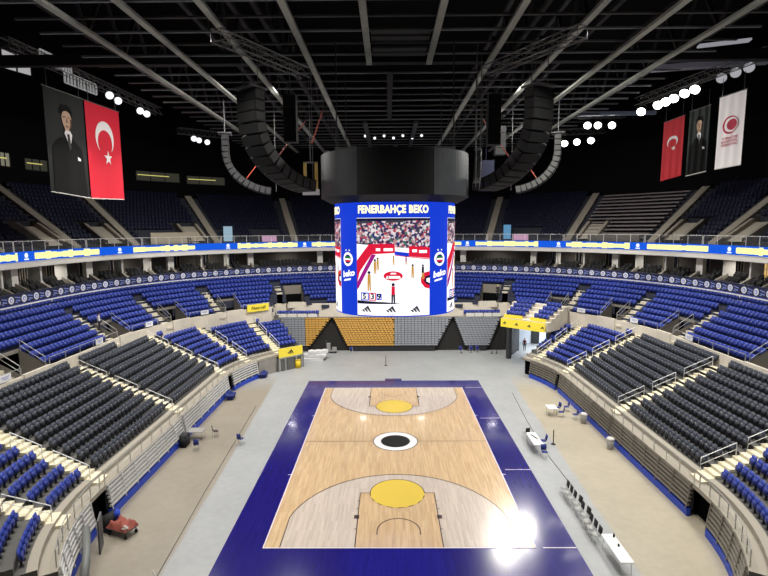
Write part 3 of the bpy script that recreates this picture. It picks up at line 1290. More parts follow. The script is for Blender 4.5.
end_stand('folded end stand in the centre, half gold and half grey rows', (-8.4, 8.5), (-6.4, 6.4), (-9, 0.3), 'c')
end_stand('folded end stand left of the screen, grey rows with gold right part', (-16.3, -8.7), (-16.3, -11.8), (-12.4, -8), 'l')
end_stand('folded end stand right of the screen, all grey rows narrowing downward', (8.8, 15.4), (10.4, 13.8), None, 'r')
g = MB()
g.box((0, 31.32, 2.4), (32.6, 0.1, 4.8))
struct(g.build('wall_far_recess', mat('recess', (40, 38, 36), 0.9)))
g = MB()
g.box((0, 31.0, 4.97), (32.6, 0.6, 0.08))
struct(g.build('ledge_slab', CONC_D))
for x0, x1 in ((-16.4, -10.6), (10.4, 15.4)):
    for i in range(4):
        w = (x1 - x0) / 4
        g = MB()
        g.box((x0 + w * (i + .5), 30.68, 5.25), (w - 0.12, 0.06, 0.5))
        tag(g.build('parapet_board', WHITE), f'{ORD[i]} white panel from the left below the short blue row, {"left" if x0 < 0 else "right"} of the screen', 'panel')

# ================================================================== YELLOW BOARDS, ENTRANCES
def bars_mark(mb, fn, cx, cz, s, mi):
    """three slanted bars of rising height"""
    for i, h in enumerate((0.36, 0.62, 0.9)):
        x = cx + (-0.62 + i * 0.44) * s
        w = 0.36 * s
        sl = -0.50
        base = cz - 0.4 * s
        hh = h * s
        poly = [(x, base), (x + w, base), (x + w + sl * hh, base + hh), (x + sl * hh, base + hh + 0.0)]
        poly = [(x + w, base), (x + w + sl * hh, base + hh), (x + sl * hh, base + hh * 0.72), (x + 0.16 * s, base)]
        mb.quad([fn(a, b) for a, b in poly], mi)


def line_map(p, q, z0, off):
    """(a along p-q from its middle, height) -> point just in front of that wall"""
    d = Vector((q[0] - p[0], q[1] - p[1], 0))
    L = d.length
    d.normalize()
    n = Vector((d.y, -d.x, 0))
    m = Vector(((p[0] + q[0]) / 2, (p[1] + q[1]) / 2, 0))
    return lambda a, z: tuple(m + d * a + n * off + Vector((0, 0, z0 + z))), L


def board(name, p, q, z0, z1, m, label, cat='advertising board', thick=0.08):
    g = MB()
    d = Vector((q[0] - p[0], q[1] - p[1], 0))
    ang = math.atan2(d.y, d.x)
    g.box(((p[0] + q[0]) / 2, (p[1] + q[1]) / 2, (z0 + z1) / 2), (d.length, thick, z1 - z0), rz=ang)
    return tag(g.build(name, m), label, cat)


INK = mat('board_ink', (58, 56, 40), 0.6)
# left entrance booth below the stand
lp, lq = P(-1, 25.2, 17.5, CA), P(-1, 29.9, 17.5, CA)
b = board('yellow_board', lp, lq, 1.72, 2.85, YEL, 'bright yellow board with a dark three-bar mark over the left entrance')
g = MB()
fn, L = line_map(lp, lq, 2.25, 0.06)
bars_mark(g, fn, 0, 0.05, 0.62, 0)
g.build('bar_logo', INK, b)
t = thing('entrance_booth', 'grey framed glass entrance under the left yellow board', 'entrance')
fn, L = line_map(lp, lq, 0, -0.05)
g = MB()
for a in (-L / 2 + .1, -0.75, 0.75, L / 2 - .1):
    x, y, z = fn(a, .85)
    g.box((x, y, z), (0.16, 0.16, 1.7), rz=math.atan2(lq[1] - lp[1], lq[0] - lp[0]))
g.beam(fn(-L / 2, 1.63), fn(L / 2, 1.63), 0.16, 0.14)
g.build('door_frame', STEEL, t)
for a in (-1.35, 0, 1.35):
    g = MB()
    g.beam(fn(a - .55, .8), fn(a + .55, .8), 0.03, 1.55)
    g.build('glass_door', mat('booth_glass', (96, 96, 92), 0.15), t)
g = MB()
w0, w1 = P(-1, 21.2, 17.8, CA), P(-1, 25.1, 17.8, CA)
g.prism([w0, w1, (w1[0] - .1, w1[1] + .4), (w0[0] - .3, w0[1] + .2)], 0, 1.8)
struct(g.build('corner_wall', CONC_D))
# board on the wall above
pl, ql = P(-1, 24.3, 26.85, CB), P(-1, 26.9, 26.85, CB)
b = board('yellow_banner', (pl[0] + .1, pl[1] - .1), (ql[0], ql[1]), 6.65, 7.6, YEL, 'yellow banner with dark writing on the left concrete wall above blue seats', 'banner')
fn, L = line_map(pl, ql, 7.15, 0.22)
vs, fs = text2d('Fenercell', 0.55, 0.01, 0.2)
g = MB()
mapped(vs, fs, lambda a, z: fn(a, z), g)
g.build('lettering', INK, b)
# right tunnel board
rp, rq = P(1, 27.2, 22.3, CB), P(1, 21.0, 22.3, CB)
b = board('yellow_board', rp, rq, 4.95, 6.05, YEL, 'long yellow board with four small dark marks over the right tunnel')
fn, L = line_map(rp, rq, 5.5, 0.07)
for a in (-2.4, -0.75, 0.95, 2.7):
    g = MB()
    bars_mark(g, fn, a, 0.0, 0.36, 0)
    g.build('bar_logo', INK, b)
for ua, ub, w in ((26.9, 24.4, 'left'), (23.3, 21.1, 'right')):
    p_, q_ = P(1, ua, 22.6, CB), P(1, ub, 22.6, CB)
    board('advertising_strip', p_, q_, 6.12, 6.5, YEL, f'small yellow panel on the {w}, below the blue seats over the right tunnel')
g = MB()
g.box((15.6, 26.5, 2.5), (0.5, 0.5, 5.0), rz=0.5)
struct(g.build('tunnel_pillar', DARK2))

# ================================================================== HANGING SCREEN CUBE
JA, JN = 4.62, 2.4
_ts = np.linspace(-PI, PI, 1441)
_px = np.sign(np.sin(_ts)) * np.abs(np.sin(_ts)) ** (2 / JN)
_py = -np.sign(np.cos(_ts)) * np.abs(np.cos(_ts)) ** (2 / JN)
_s = np.concatenate([[0], np.cumsum(np.hypot(np.diff(_px), np.diff(_py)))]) * JA
_s -= np.interp(0, _ts, _s)
PER = _s[-1] - _s[0]


def J(a, z, off=0.0):
    a = (a + PER / 2) % PER - PER / 2
    x, y = float(np.interp(a, _s, _px)), float(np.interp(a, _s, _py))
    nx, ny = np.sign(x) * abs(x) ** (JN - 1), np.sign(y) * abs(y) ** (JN - 1)
    l = math.hypot(nx, ny)
    return (x * JA + nx / l * off, y * JA + ny / l * off, z)


def ring_wall(mb, R, z0, z1, mi=0, n=96, R1=None):
    b = len(mb.v)
    R1 = R1 or R
    for i in range(n):
        a = -PER / 2 + PER * i / n
        x, y, _ = J(a, 0)
        mb.v += [(x * R, y * R, z0), (x * R1, y * R1, z1)]
    for i in range(n):
        j = (i + 1) % n
        mb.f.append((b + 2 * i, b + 2 * j, b + 2 * j + 1, b + 2 * i + 1))
        mb.m.append(mi)


S_BLUE = emat('screen_blue', (22, 62, 214), 1.0)
S_WHITE = emat('screen_white', (255, 252, 255), 1.25)
S_RED = emat('screen_red', (226, 28, 62), 1.0)
S_MAG = emat('screen_magenta', (170, 30, 140), 0.9)
S_YEL = emat('screen_yellow', (255, 250, 190), 1.5)
S_DARK = emat('screen_dark', (28, 26, 60), 0.8)
S_GREY = emat('screen_grey', (70, 70, 80), 0.8)
S_GOLD = emat('screen_gold', (214, 160, 70), 0.9)
S_NAVY = emat('screen_navy', (26, 26, 110), 0.8)
S_GREEN = emat('screen_green', (40, 130, 70), 0.8)


def crowd_material():
    m = bpy.data.materials.new('screen_crowd')
    m.use_nodes = True
    nt = m.node_tree
    b = nt.nodes['Principled BSDF']
    b.inputs['Base Color'].default_value = (0.01, 0.01, 0.01, 1)
    tc = nt.nodes.new('ShaderNodeTexCoord')
    v = nt.nodes.new('ShaderNodeTexVoronoi')
    v.inputs['Scale'].default_value = 6.5
    nt.links.new(tc.outputs['Object'], v.inputs['Vector'])
    sp = nt.nodes.new('ShaderNodeSeparateColor')
    nt.links.new(v.outputs['Color'], sp.inputs[0])
    cr = nt.nodes.new('ShaderNodeValToRGB')
    cr.color_ramp.interpolation = 'CONSTANT'
    stops = [(0.0, (62, 40, 90)), (0.2, (232, 220, 226)), (0.42, (196, 60, 86)), (0.54, (60, 56, 84)), (0.66, (205, 150, 150)), (0.76, (80, 120, 110)), (0.84, (250, 240, 240)), (0.93, (40, 40, 120))]
    cr.color_ramp.elements[0].color = lin(stops[0][1])
    cr.color_ramp.elements[1].position = stops[1][0]
    cr.color_ramp.elements[1].color = lin(stops[1][1])
    for p, c in stops[2:]:
        e = cr.color_ramp.elements.new(p)
        e.color = lin(c)
    nt.links.new(sp.outputs[0], cr.inputs[0])
    nt.links.new(cr.outputs[0], b.inputs['Emission Color'])
    b.inputs['Emission Strength'].default_value = 0.85
    return m


S_CROWD = crowd_material()
jumbo = thing('hanging_scoreboard', 'hanging video cube with black shroud, blue corner strips and a game picture on white', 'scoreboard', (0, 0, 0))
g = MB()
ring_wall(g, 1.0, 11.25, 19.35)
n = 96
g.f.append(tuple(2 * i for i in range(n)))
g.m.append(0)
g.build('screen_body', S_BLUE, jumbo)
g = MB()
ring_wall(g, 1.215, 19.75, 22.85, R1=1.21)
_n = len(g.m)
for i in range(96):
    a_ = -PER / 2 + PER * (i + .5) / 96
    g.m[i] = (1 if a_ > 0 else 2) if abs(a_) > 2.15 and abs(a_) < 6 else 0  # side segments: sheen on the black shroud put into greyer colours
ring_wall(g, 1.02, 19.3, 19.75, R1=1.215)
g.f.append(tuple(2 * i + 1 for i in range(n)))
g.m.append(0)
g.build('shroud', [mat('shroud_black', (20, 20, 21), 0.6, spec=0.3), mat('shroud_sheen', (70, 73, 77), 0.5, noise=0.25, nscale=0.6), mat('shroud_sheen_dim', (44, 45, 48), 0.5, noise=0.3, nscale=0.6)], jumbo)
g = MB()
for i in range(12):
    a = PER * i / 12
    x, y, _ = J(a, 0)
    g.box((x * 1.17, y * 1.17, 22.9), (0.3, 0.3, 0.25))
for sx in (-1, 1):
    g.beam((sx * 4.1, -4.1, 23.0), (sx * 4.1, 4.1, 23.0), 0.16, 0.16)
for sy in (-1, 1):
    g.beam((-4.1, sy * 4.1, 23.0), (4.1, sy * 4.1, 23.0), 0.16, 0.16)
g.build('hoist_frame', STEEL_D, jumbo)
for sx in (-1, 1):
    for sy in (-1, 1):
        g = MB()
        g.tube([(sx * 4.05, sy * 4.05, 23.0), (sx * 4.0, sy * 4.0, 30.0)], 0.05)
        g.build('hoist_cable', DARK2, jumbo)


def screen_face(c):
    """one picture of the cube, centred at perimeter position c; coordinates follow the picture on the screen"""
    def sp(cx, cy):
        return c + (cx - 283) / 345 * 5.3, 18.22 - (cy - 95) / 455 * 6.92

    def put(poly, off, mb, mi=0):
        vs, fs = poly2d([sp(*p) for p in poly])
        mapped(vs, fs, lambda a, z: J(a, z, off), mb, mi)
    mats = [S_WHITE, S_CROWD, S_RED, S_MAG, S_BLUE, S_DARK, S_GOLD, S_GREY]
    g = MB()
    for i in range(12):
        x0, x1 = 110 + 345 * i / 12, 110 + 345 * (i + 1) / 12
        put([(x0, 548), (x1, 548), (x1, 95), (x0, 95)], 0.012, g, 0)
    top = [(455, 240), (400, 234), (355, 226), (300, 222), (200, 214), (110, 210)]
    for i in range(6):
        x0, x1 = 110 + 345 * i / 6, 110 + 345 * (i + 1) / 6
        put([(x0, 214 + i * 5), (x1, 219 + i * 5), (x1, 97), (x0, 97)], 0.02, g, 1)
    put([(110, 112), (455, 108), (455, 97), (110, 97)], 0.028, g, 5)
    put([(120, 122), (190, 118), (190, 108), (120, 108)], 0.034, g, 7)
    put([(250, 118), (330, 116), (330, 106), (250, 106)], 0.034, g, 7)
    put([(110, 400), (125, 345), (185, 262), (185, 214), (172, 216), (110, 292)], 0.03, g, 2)
    put([(185, 262), (292, 256), (290, 214), (185, 214)], 0.03, g, 2)
    put([(355, 272), (455, 282), (455, 232), (355, 224)], 0.03, g, 2)
    put([(290, 264), (355, 274), (355, 256), (290, 248)], 0.03, g, 4)
    put([(110, 428), (120, 418), (205, 264), (185, 262), (110, 396)], 0.034, g, 3)
    for x0, x1, y in ((205, 225, 240), (240, 282, 240), (370, 392, 246), (402, 440, 250)):
        put([(x0, y + 7), (x1, y + 7), (x1, y - 6), (x0, y - 6)], 0.04, g, 0)
    put([(290, 268), (455, 288), (455, 284), (290, 265)], 0.03, g, 2)
    put([(p[0], p[1]) for p in circle2d(283, 362, 44, 24, 0, -2 * PI, ry=22)], 0.03, g, 2)
    put([(250, 374), (318, 374), (314, 362), (254, 362)], 0.04, g, 0)
    put([(270, 354), (298, 354), (294, 347), (274, 347)], 0.04, g, 0)
    put([(455, 425), (430, 418), (412, 395), (410, 372), (428, 348), (455, 342)], 0.03, g, 2)
    put([(455, 408), (436, 400), (425, 386), (436, 366), (455, 360)], 0.036, g, 5)
    put([(455, 398), (438, 390), (438, 376), (455, 372)], 0.04, g, 0)
    for x, y, h, mi in ((172, 432, 95, 6), (200, 352, 70, 6), (213, 335, 60, 6), (285, 312, 44, 6), (372, 372, 66, 6), (420, 378, 70, 5), (283, 490, 98, 2), (342, 310, 40, 3), (262, 380, 20, 5)):
        w = h * 0.085
        put([(x - w, y - h * .42), (x + w, y - h * .42), (x + w * .9, y - h * .82), (x - w * .9, y - h * .82)], 0.044, g, mi)
        put([(x - w, y), (x - w * .2, y), (x, y - h * .42), (x - w, y - h * .42)], 0.044, g, 6 if mi != 2 else 5)
        put([(x + w * .3, y), (x + w * 1.1, y), (x + w, y - h * .42), (x, y - h * .42)], 0.044, g, 6 if mi != 2 else 5)
        put(circle2d(x, y - h * .9, h * .08, 8, 0, -2 * PI), 0.044, g, 5)
    put([(112, 494), (330, 492), (250, 484), (112, 478)], 0.036, g, 5)
    for x0, x1, y0, y1 in ((130, 170, 440, 478), (172, 204, 440, 478), (206, 230, 444, 474)):
        put([(x0, y1), (x1, y1), (x1, y0), (x0, y0)], 0.04, g, 4 if x0 != 172 else 2)
        put([(x0 + 5, y1 - 5), (x1 - 5, y1 - 5), (x1 - 5, y0 + 5), (x0 + 5, y0 + 5)], 0.048, g, 0)
    pic = g.build('screen_picture', mats, jumbo)
    g = MB()
    for ch, x in (('5', 149), ('3', 188), ('9', 218)):
        vs, fs = text2d(ch, 0.52, 0.02)
        a0, z0 = sp(x, 459)
        mapped(vs, fs, lambda a, z: J(a0 + a, z0 + z, 0.056), g, 0)
    g.build('score_digit', S_DARK, pic)
    for x in (160, 275, 388):
        g = MB()
        a0, z0 = sp(x, 518)
        bars_mark(g, lambda a, z: J(a, z, 0.03), a0, z0, 0.52, 0)
        vs, fs = text2d('adidas', 0.2)
        mapped(vs, fs, lambda a, z: J(a0 + a, z0 - 0.36 + z, 0.03), g, 1)
        g.build('bar_logo', [S_GREY, emat('screen_palegrey', (150, 150, 158), 1.0)], pic)
    # headline
    g = MB()
    vs, fs = text2d('FENERBAHÇE BEKO', 0.72, 0.036, space=1.1)
    xs = [v[0] for v in vs]
    k = 5.05 / (max(xs) - min(xs))
    mapped([(x * k, y) for x, y in vs], fs, lambda a, z: J(c + a, 18.78 + z, 0.02), g)
    g.build('headline_lettering', S_YEL, jumbo)


def crest(a0, z0, r):
    g = MB()
    def disc(rad, off, mi, dz=0.0, ry=None):
        vs, fs = poly2d(circle2d(a0, z0 + dz, rad, 28, ry=ry))
        mapped(vs, fs, lambda a, z: J(a, z, off), g, mi)
    disc(r, 0.02, 0)
    disc(r * .66, 0.03, 1)
    for poly, mi in (([(-.55, .1), (.55, .1), (.45, .42), (-.45, .42)], 2), ([(-.6, -.12), (.6, -.12), (.58, .1), (-.58, .1)], 0), ([(-.5, -.4), (.5, -.4), (.58, -.12), (-.58, -.12)], 3)):
        vs, fs = poly2d([(a0 + x * r, z0 + y * r) for x, y in poly])
        mapped(vs, fs, lambda a, z: J(a, z, 0.04), g, mi)
    for dx in (-.34, .34):
        st = []
        for i in range(10):
            t = PI / 2 + i * PI / 5
            rr = r * (.17 if i % 2 == 0 else .07)
            st.append((a0 + dx * r + rr * math.cos(t), z0 + r * 1.28 + rr * math.sin(t)))
        b = len(g.v)
        g.v.append(J(a0 + dx * r, z0 + r * 1.28, 0.03))
        g.v += [J(a, z, 0.03) for a, z in st]
        for i in range(10):
            g.f.append((b, b + 1 + i, b + 1 + (i + 1) % 10))
            g.m.append(4)
    g.build('club_crest', [S_WHITE, S_NAVY, S_GREEN, S_RED, S_YEL], jumbo)
    g = MB()
    vs, fs = text2d('beko', 0.62, 0.025, 0.25)
    ca, sa = math.cos(0.16), math.sin(0.16)
    mapped([(x * ca - y * sa, x * sa + y * ca) for x, y in vs], fs, lambda a, z: J(a0 + a, z0 - 1.05 + z, 0.02), g)
    vs, fs = poly2d([(-.5, -1.62), (.25, -1.5), (.3, -1.36), (-.42, -1.48)])
    mapped(vs, fs, lambda a, z: J(a0 + a, z0 + z, 0.02), g)
    g.build('sponsor_lettering', S_WHITE, jumbo)


for c_ in (0, 7.05, PER / 2, -7.05):
    screen_face(c_ - 0.18)
for c_ in (0, PER / 2):
    for s in (-1, 1):
        crest(c_ - 0.18 + s * 3.52, 15.3, 0.5)

# ================================================================== LED RIBBON ROUND THE HALL
L_BLUE = emat('led_blue', (18, 92, 226), 1.0)
L_YEL = emat('led_yellow', (252, 250, 165), 1.2)
L_WHITE = emat('led_white', (240, 250, 255), 1.1)
LED = {-1: ([(-12, -8.2), (-6.3, -.8), (0.2, 5.4), (7.6, 13.3), (16.3, 21.9), (25.9, 31.7), (33.1, 41.8)], [-.2, 6.5, 15.1, 25.0, 32.4], []),
       1: ([(-12, -6.5), (-4.9, 1.6), (3.6, 9.4), (11.7, 16.9), (18.4, 24.1), (26.7, 32.7), (34.1, 41.8)], [2.6, 9.95, 17.7, 24.8, 33.5], [])}
for side, nm in ((-1, 'left'), (1, 'right')):
    t = thing('led_ribbon', f'blue led ribbon with glowing yellow lettering along the {nm} half of the upper tier', 'led display')
    g = MB()
    sweep(g, side, -14, UMAX(CU), [(34.0, 14.63), (33.98, 15.55), (34.2, 15.56)], CU)
    g.build('display', L_BLUE, t)
    g = MB()
    sweep(g, side, -14, UMAX(CU), rect(33.93, 34.0, 14.6, 14.64), CU, closed=True)
    g.build('lower_frame', WHITE, t)
    for a, b in LED[side][0]:
        g = MB()
        sweep(g, side, a, b, [(33.95, 14.86), (33.95, 15.34)], CU)
        u = a
        r2 = random.Random(int(a * 10))
        while u < b - 0.1:
            w = min(r2.choice((0.34, 0.42, 0.5, 0.5, 0.56)), b - u)
            h = r2.choice((-0.045, 0.0, 0.03, 0.0))
            sweep(g, side, u, u + w - .03, [(33.94, 14.80 + h * 1.5), (33.94, 15.40 - h * 2)], CU, step=2)
            u += w
        g.build('lettering', L_YEL, t)
    for u in LED[side][1]:
        g = MB()
        sc = uscale(u, 34, CU)
        fn = lambda a, z: (*P(side, u + side * a / sc, 33.95, CU), z)
        vs, fs = poly2d(circle2d(0, 15.2, 0.24, 14))
        mapped(vs, fs, fn, g)
        vs, fs = poly2d([(-.3, 14.78), (.3, 14.78), (.3, 14.92), (-.3, 14.92)])
        mapped(vs, fs, fn, g)
        g.build('crest_mark', L_WHITE, t)

# lit posters in the upper passages
for side, u, d, w, h, col, lab in ((-1, 25.6, 36.2, 1.3, 2.3, (190, 225, 245), 'pale blue lit entrance panel on the upper tier left of the screen'), (1, 30.0, 36.2, 1.1, 2.3, (120, 185, 235), 'blue lit entrance panel on the upper tier right of the screen'),
                                   (-1, 29.2, 35.3, 2.2, 0.9, (245, 190, 225), 'pink lit poster behind the upper railing left of the screen'), (1, 28.6, 35.3, 2.2, 0.9, (245, 190, 225), 'pink lit poster behind the upper railing right of the screen')):
    x, y = P(side, u, d, CU)
    g = MB()
    g.box((x, y, 15.6 + h / 2), (w, 0.08, h), rz=facing(side, u, CU))
    tag(g.build('lit_sign', emat('panel_%d' % col[0] + str(col[1]), col, 0.55)), lab, 'lit panel')

# upper windows in the rim wall
def upper_window(side, u0, u1, z0, z1, es, label):
    g = MB()
    sweep(g, side, u0, u1, [(46.3, z0), (46.3, z1)], CU)
    o = g.build('window_1', emat('window_glow_%d' % int(es * 100), (150, 148, 128), es))
    struct(o)
    g = MB()
    for t in (0, .33, .66, 1):
        uu = u0 + (u1 - u0) * t
        x, y = P(side, uu, 46.25, CU)
        g.box((x, y, (z0 + z1) / 2), (0.1, 0.08, z1 - z0), rz=facing(side, uu, CU))
    sweep(g, side, u0, u1, rect(46.2, 46.28, z0 - .1, z0), CU, closed=True)
    g.build('window_frame', BEAM_D, o)
    g = MB()
    sweep(g, side, u0 + .1, u0 + (u1 - u0) * .75, rect(46.15, 46.2, z0 + (z1 - z0) * .55, z0 + (z1 - z0) * .63), CU, closed=True)
    g.build('strip_light', emat('strip_glow', (235, 225, 130), 0.8), o)


upper_window(-1, 12.6, 13.4, 24.9, 26.4, 0.6, '')
upper_window(-1, 14.2, 15.5, 24.8, 26.1, 0.12, '')
upper_window(-1, 21.0, 24.0, 24.7, 26.0, 0.10, '')
upper_window(-1, 24.5, 27.3, 24.6, 25.8, 0.10, '')

# ================================================================== FLAGS AND BANNERS
def banner(name, label, tl, tr, h, m, wave=0.06, folds=4, cat='banner'):
    tl, tr = Vector(tl), Vector(tr)
    d = tr - tl
    n = Vector((d.y, -d.x, 0)).normalized()
    if n.x * tl.x + n.y * (tl.y - 0) > 0:
        n = -n

    def F(u, v, off=0.0):
        """u across 0..1, v down 0..1"""
        w = wave * math.sin(u * folds * 2 * PI + v * 1.5) * (0.35 + 0.65 * v)
        return tuple(tl + d * u + Vector((0, 0, -h * v)) + n * (w + off))
    g = MB()
    N, Mv = 24, 12
    for j in range(Mv + 1):
        for i in range(N + 1):
            g.v.append(F(i / N, j / Mv))
    for j in range(Mv):
        for i in range(N):
            a = j * (N + 1) + i
            g.f.append((a, a + 1, a + N + 2, a + N + 1))
            g.m.append(0)
    t = thing(name, label, cat, (0, 0, 0))
    g.build('cloth', m, t, smooth=True)
    g = MB()
    g.tube([F(-0.02, -0.004), F(1.02, -0.004)], 0.05)
    g.build('top_bar', STEEL_D, t)
    g = MB()
    g.tube([F(0, 1.0), F(1, 1.0)], 0.05)
    g.build('bottom_bar', WHITE if 'white' in label or 'black' in label else m, t)
    for u in (0.1, 0.9):
        g = MB()
        p = F(u, 0)
        g.tube([p, (p[0], p[1], p[2] + 1.7)], 0.025)
        g.build('hanging_cable', STEEL_D, t)
    return t, F, d.length / h


def on_cloth(parent, F, name, polys, mats, off=0.05):
    """polys: (polygon in banner units, material number)"""
    g = MB()
    for poly, mi in polys:
        bm = bmesh.new()
        f = bm.faces.new([bm.verts.new((p[0], p[1], 0)) for p in poly])
        bmesh.ops.triangulate(bm, faces=[f])
        for _ in range(3):
            es = [e for e in bm.edges if abs(e.verts[0].co.x - e.verts[1].co.x) > 0.06]
            if not es:
                break
            bmesh.ops.subdivide_edges(bm, edges=es, cuts=1)
            bmesh.ops.triangulate(bm, faces=[f for f in bm.faces if len(f.verts) > 3])
        bm.verts.index_update()
        mapped([(v.co.x, v.co.y) for v in bm.verts], [tuple(v.index for v in f.verts) for f in bm.faces], lambda u, v, o=off + 0.012 * mi: F(u, v, o), g, mi)
        bm.free()
    return g.build(name, mats, parent)


def crescent_star(asp, cu=0.44, cv=0.36, r=0.3):
    """vertical flag: crescent opening downwards-right, star below"""
    ry = r * asp
    out = []
    n = 28
    pts = []
    # outer circle from horn to horn, then inner circle back; opening faces the star (down)
    oi = 0.30
    ri = 0.78
    a_h = 0.62
    for i in range(n + 1):
        t = -PI / 2 + a_h + (2 * PI - 2 * a_h) * i / n
        pts.append((cu + r * math.cos(t + PI), cv + ry * math.sin(t + PI)))
    # horns -> inner arc
    hx, hy = r * math.sin(a_h), r * math.cos(a_h)
    cin = oi * r
    rin = math.hypot(hx, hy - cin)
    b0 = math.atan2(hx, hy - cin)
    for i in range(n + 1):
        t = -b0 - (2 * PI - 2 * b0) * (0) if False else None
    inner = []
    for i in range(1, n):
        th = b0 + (2 * PI - 2 * b0) * i / n
        inner.append((cu + rin * math.sin(th), cv + (cin + rin * math.cos(th)) * asp))
    outer = []
    for i in range(n + 1):
        th = a_h + (2 * PI - 2 * a_h) * i / n
        outer.append((cu + r * math.sin(th), cv + r * math.cos(th) * asp))
    out.append((outer + inner[::-1], 0))
    star = []
    for i in range(10):
        t = -PI / 2 + i * PI / 5
        rr = r * (0.46 if i % 2 == 0 else 0.18)
        star.append((cu + 0.06 + rr * math.cos(t), cv + ry * 1.18 + rr * asp * math.sin(t)))
    out.append((star, 0))
    return out


FLAGRED = mat('flag_red', (214, 28, 52), 0.7, emit=(214, 28, 52), es=0.10)  # flag and banner cloth gets a faint glow in place of falling light
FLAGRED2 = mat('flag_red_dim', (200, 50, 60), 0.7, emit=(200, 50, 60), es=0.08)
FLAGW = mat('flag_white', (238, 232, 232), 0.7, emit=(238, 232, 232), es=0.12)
BANBLK = mat('banner_black', (13, 17, 18), 0.7)
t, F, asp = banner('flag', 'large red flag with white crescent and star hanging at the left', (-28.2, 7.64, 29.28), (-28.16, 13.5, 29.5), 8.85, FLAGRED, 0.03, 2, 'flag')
on_cloth(t, F, 'crescent_and_star', crescent_star(asp, 0.5, 0.34, 0.27), [FLAGW])
t, F, asp2 = banner('portrait_banner', 'tall black banner with portrait of a man in dark suit, beside the left flag', (-29.63, 4.15, 29.67), (-28.25, 7.5, 29.3), 8.85, BANBLK, 0.04, 2)
el = lambda u, v, r, n=20, k=1.0, a0=0, a1=2 * PI: circle2d(u, v, r, n, a0, a1, ry=r * asp2 * k)
PFACE = mat('portrait_skin', (206, 172, 146), 0.8, emit=(206, 172, 146), es=0.1)  # printed face, with the same faint glow added
PFACE2 = mat('portrait_skin_shade', (120, 84, 66), 0.8)
PSUIT = mat('portrait_suit', (5, 6, 7), 0.9)
PSH = mat('portrait_shade', (70, 66, 64), 0.8)


def portrait(t, F, dim=False):
    # layered from back to front: glow, suit, hat, face, shadow, collar, tie, handkerchief
    m = [PSH, PSUIT, PFACE, PFACE2, FLAGW, DARK2]
    k = [([(.1, .98), (.12, .55), (.3, .46), (.46, .43), (.66, .44), (.88, .52), (.95, .98)], 1),
         ([(.42, .30), (.40, .24), (.44, .19), (.52, .175), (.60, .19), (.645, .24), (.63, .31), (.57, .37), (.48, .37)], 2),
         ([(.36, .215), (.36, .17), (.42, .125), (.54, .115), (.64, .135), (.68, .18), (.67, .225), (.6, .2), (.48, .195)], 1),
         ([(.60, .25), (.645, .24), (.63, .31), (.57, .37), (.55, .365), (.60, .31)], 3),
         ([(.43, .235), (.50, .232), (.50, .242), (.43, .246)], 3), ([(.54, .232), (.60, .236), (.60, .246), (.54, .242)], 3),
         ([(.515, .25), (.53, .25), (.545, .29), (.505, .29)], 3), ([(.475, .322), (.565, .322), (.55, .334), (.49, .334)], 3),
         ([(.44, .40), (.47, .365), (.58, .365), (.63, .40), (.56, .53)], 4),
         ([(.50, .40), (.56, .40), (.585, .52), (.55, .56), (.51, .50)], 5),
         ([(.74, .60), (.82, .615), (.83, .64), (.75, .64)], 4)]
    return on_cloth(t, F, 'portrait', k, m, 0.04)


portrait(t, F)
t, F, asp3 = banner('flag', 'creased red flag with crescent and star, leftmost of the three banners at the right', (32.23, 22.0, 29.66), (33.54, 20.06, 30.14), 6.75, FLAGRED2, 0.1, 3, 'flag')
on_cloth(t, F, 'crescent_and_star', crescent_star(asp3, 0.5, 0.38, 0.27), [FLAGW], 0.12)
t, F, asp2 = banner('portrait_banner', 'creased black banner with a faded portrait, middle of the three at the right', (31.89, 16.26, 29.65), (33.12, 14.71, 30.0), 6.75, mat('banner_dark_green', (34, 44, 42), 0.6), 0.11, 3)
portrait(t, F)
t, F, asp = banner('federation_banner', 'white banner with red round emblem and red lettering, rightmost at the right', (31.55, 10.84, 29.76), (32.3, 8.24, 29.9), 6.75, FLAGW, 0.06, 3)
ERED = mat('emblem_red', (186, 48, 76), 0.7)
on_cloth(t, F, 'emblem', [(circle2d(.5, .42, .30, 28, ry=.30 * asp), 0), (circle2d(.54, .42, .25, 26, ry=.25 * asp), 1), (circle2d(.58, .42, .19, 24, ry=.19 * asp), 2)], [ERED, FLAGW, ERED], 0.09)
g = MB()
for txt, v in (('TÜRKİYE', .60), ('BASKETBOL', .645), ('FEDERASYONU', .69)):
    vs, fs = text2d(txt, 1.0, 0.02)
    xs = [p[0] for p in vs]
    kx = 0.62 / (max(xs) - min(xs))
    mapped([(0.5 + x * kx, v - y * 0.045) for x, y in vs], [f[::-1] for f in fs], lambda u, v: F(u, v, 0.1), g)
g.build('lettering', ERED, t)

# ================================================================== ROOF STEEL
XB = [-19.7, -15.5, -11.0, -6.4, -1.9, 2.7, 7.3, 11.8, 16.3, 20.6]
for i, x in enumerate(XB):
    g = MB()
    y1 = 0.9 if i in (4, 5) else 46
    g.beam((x, -34, 30.12), (x, y1, 30.12), 0.42, 0.2)
    struct(g.build('roof_beam', BEAM))
for x, y0, y1 in ((-3.2, 22, 46), (2.9, 22, 46), (-0.3, 2, 20)):
    g = MB()
    g.beam((x, y0, 30.0), (x, y1, 30.0), 0.5, 0.3)
    struct(g.build('roof_beam', BEAM_D if y0 == 2 else mat('beam_dim', (70, 72, 76), 0.8)))
y = -13.5
k = 0
while y < 47:
    g = MB()
    g.beam((-24, y, 30.75), (24.5, y, 30.75), 0.2, 0.12)
    struct(g.build('roof_beam', BEAM_L if k % 2 == 0 else mat('beam_mid', (78, 78, 78), 0.8)))
    y += 2.35
    k += 1
g = MB()
g.beam((-38, 1.4, 30.7), (38, 1.4, 30.7), 0.6, 0.8)
struct(g.build('roof_beam', BEAM_D))
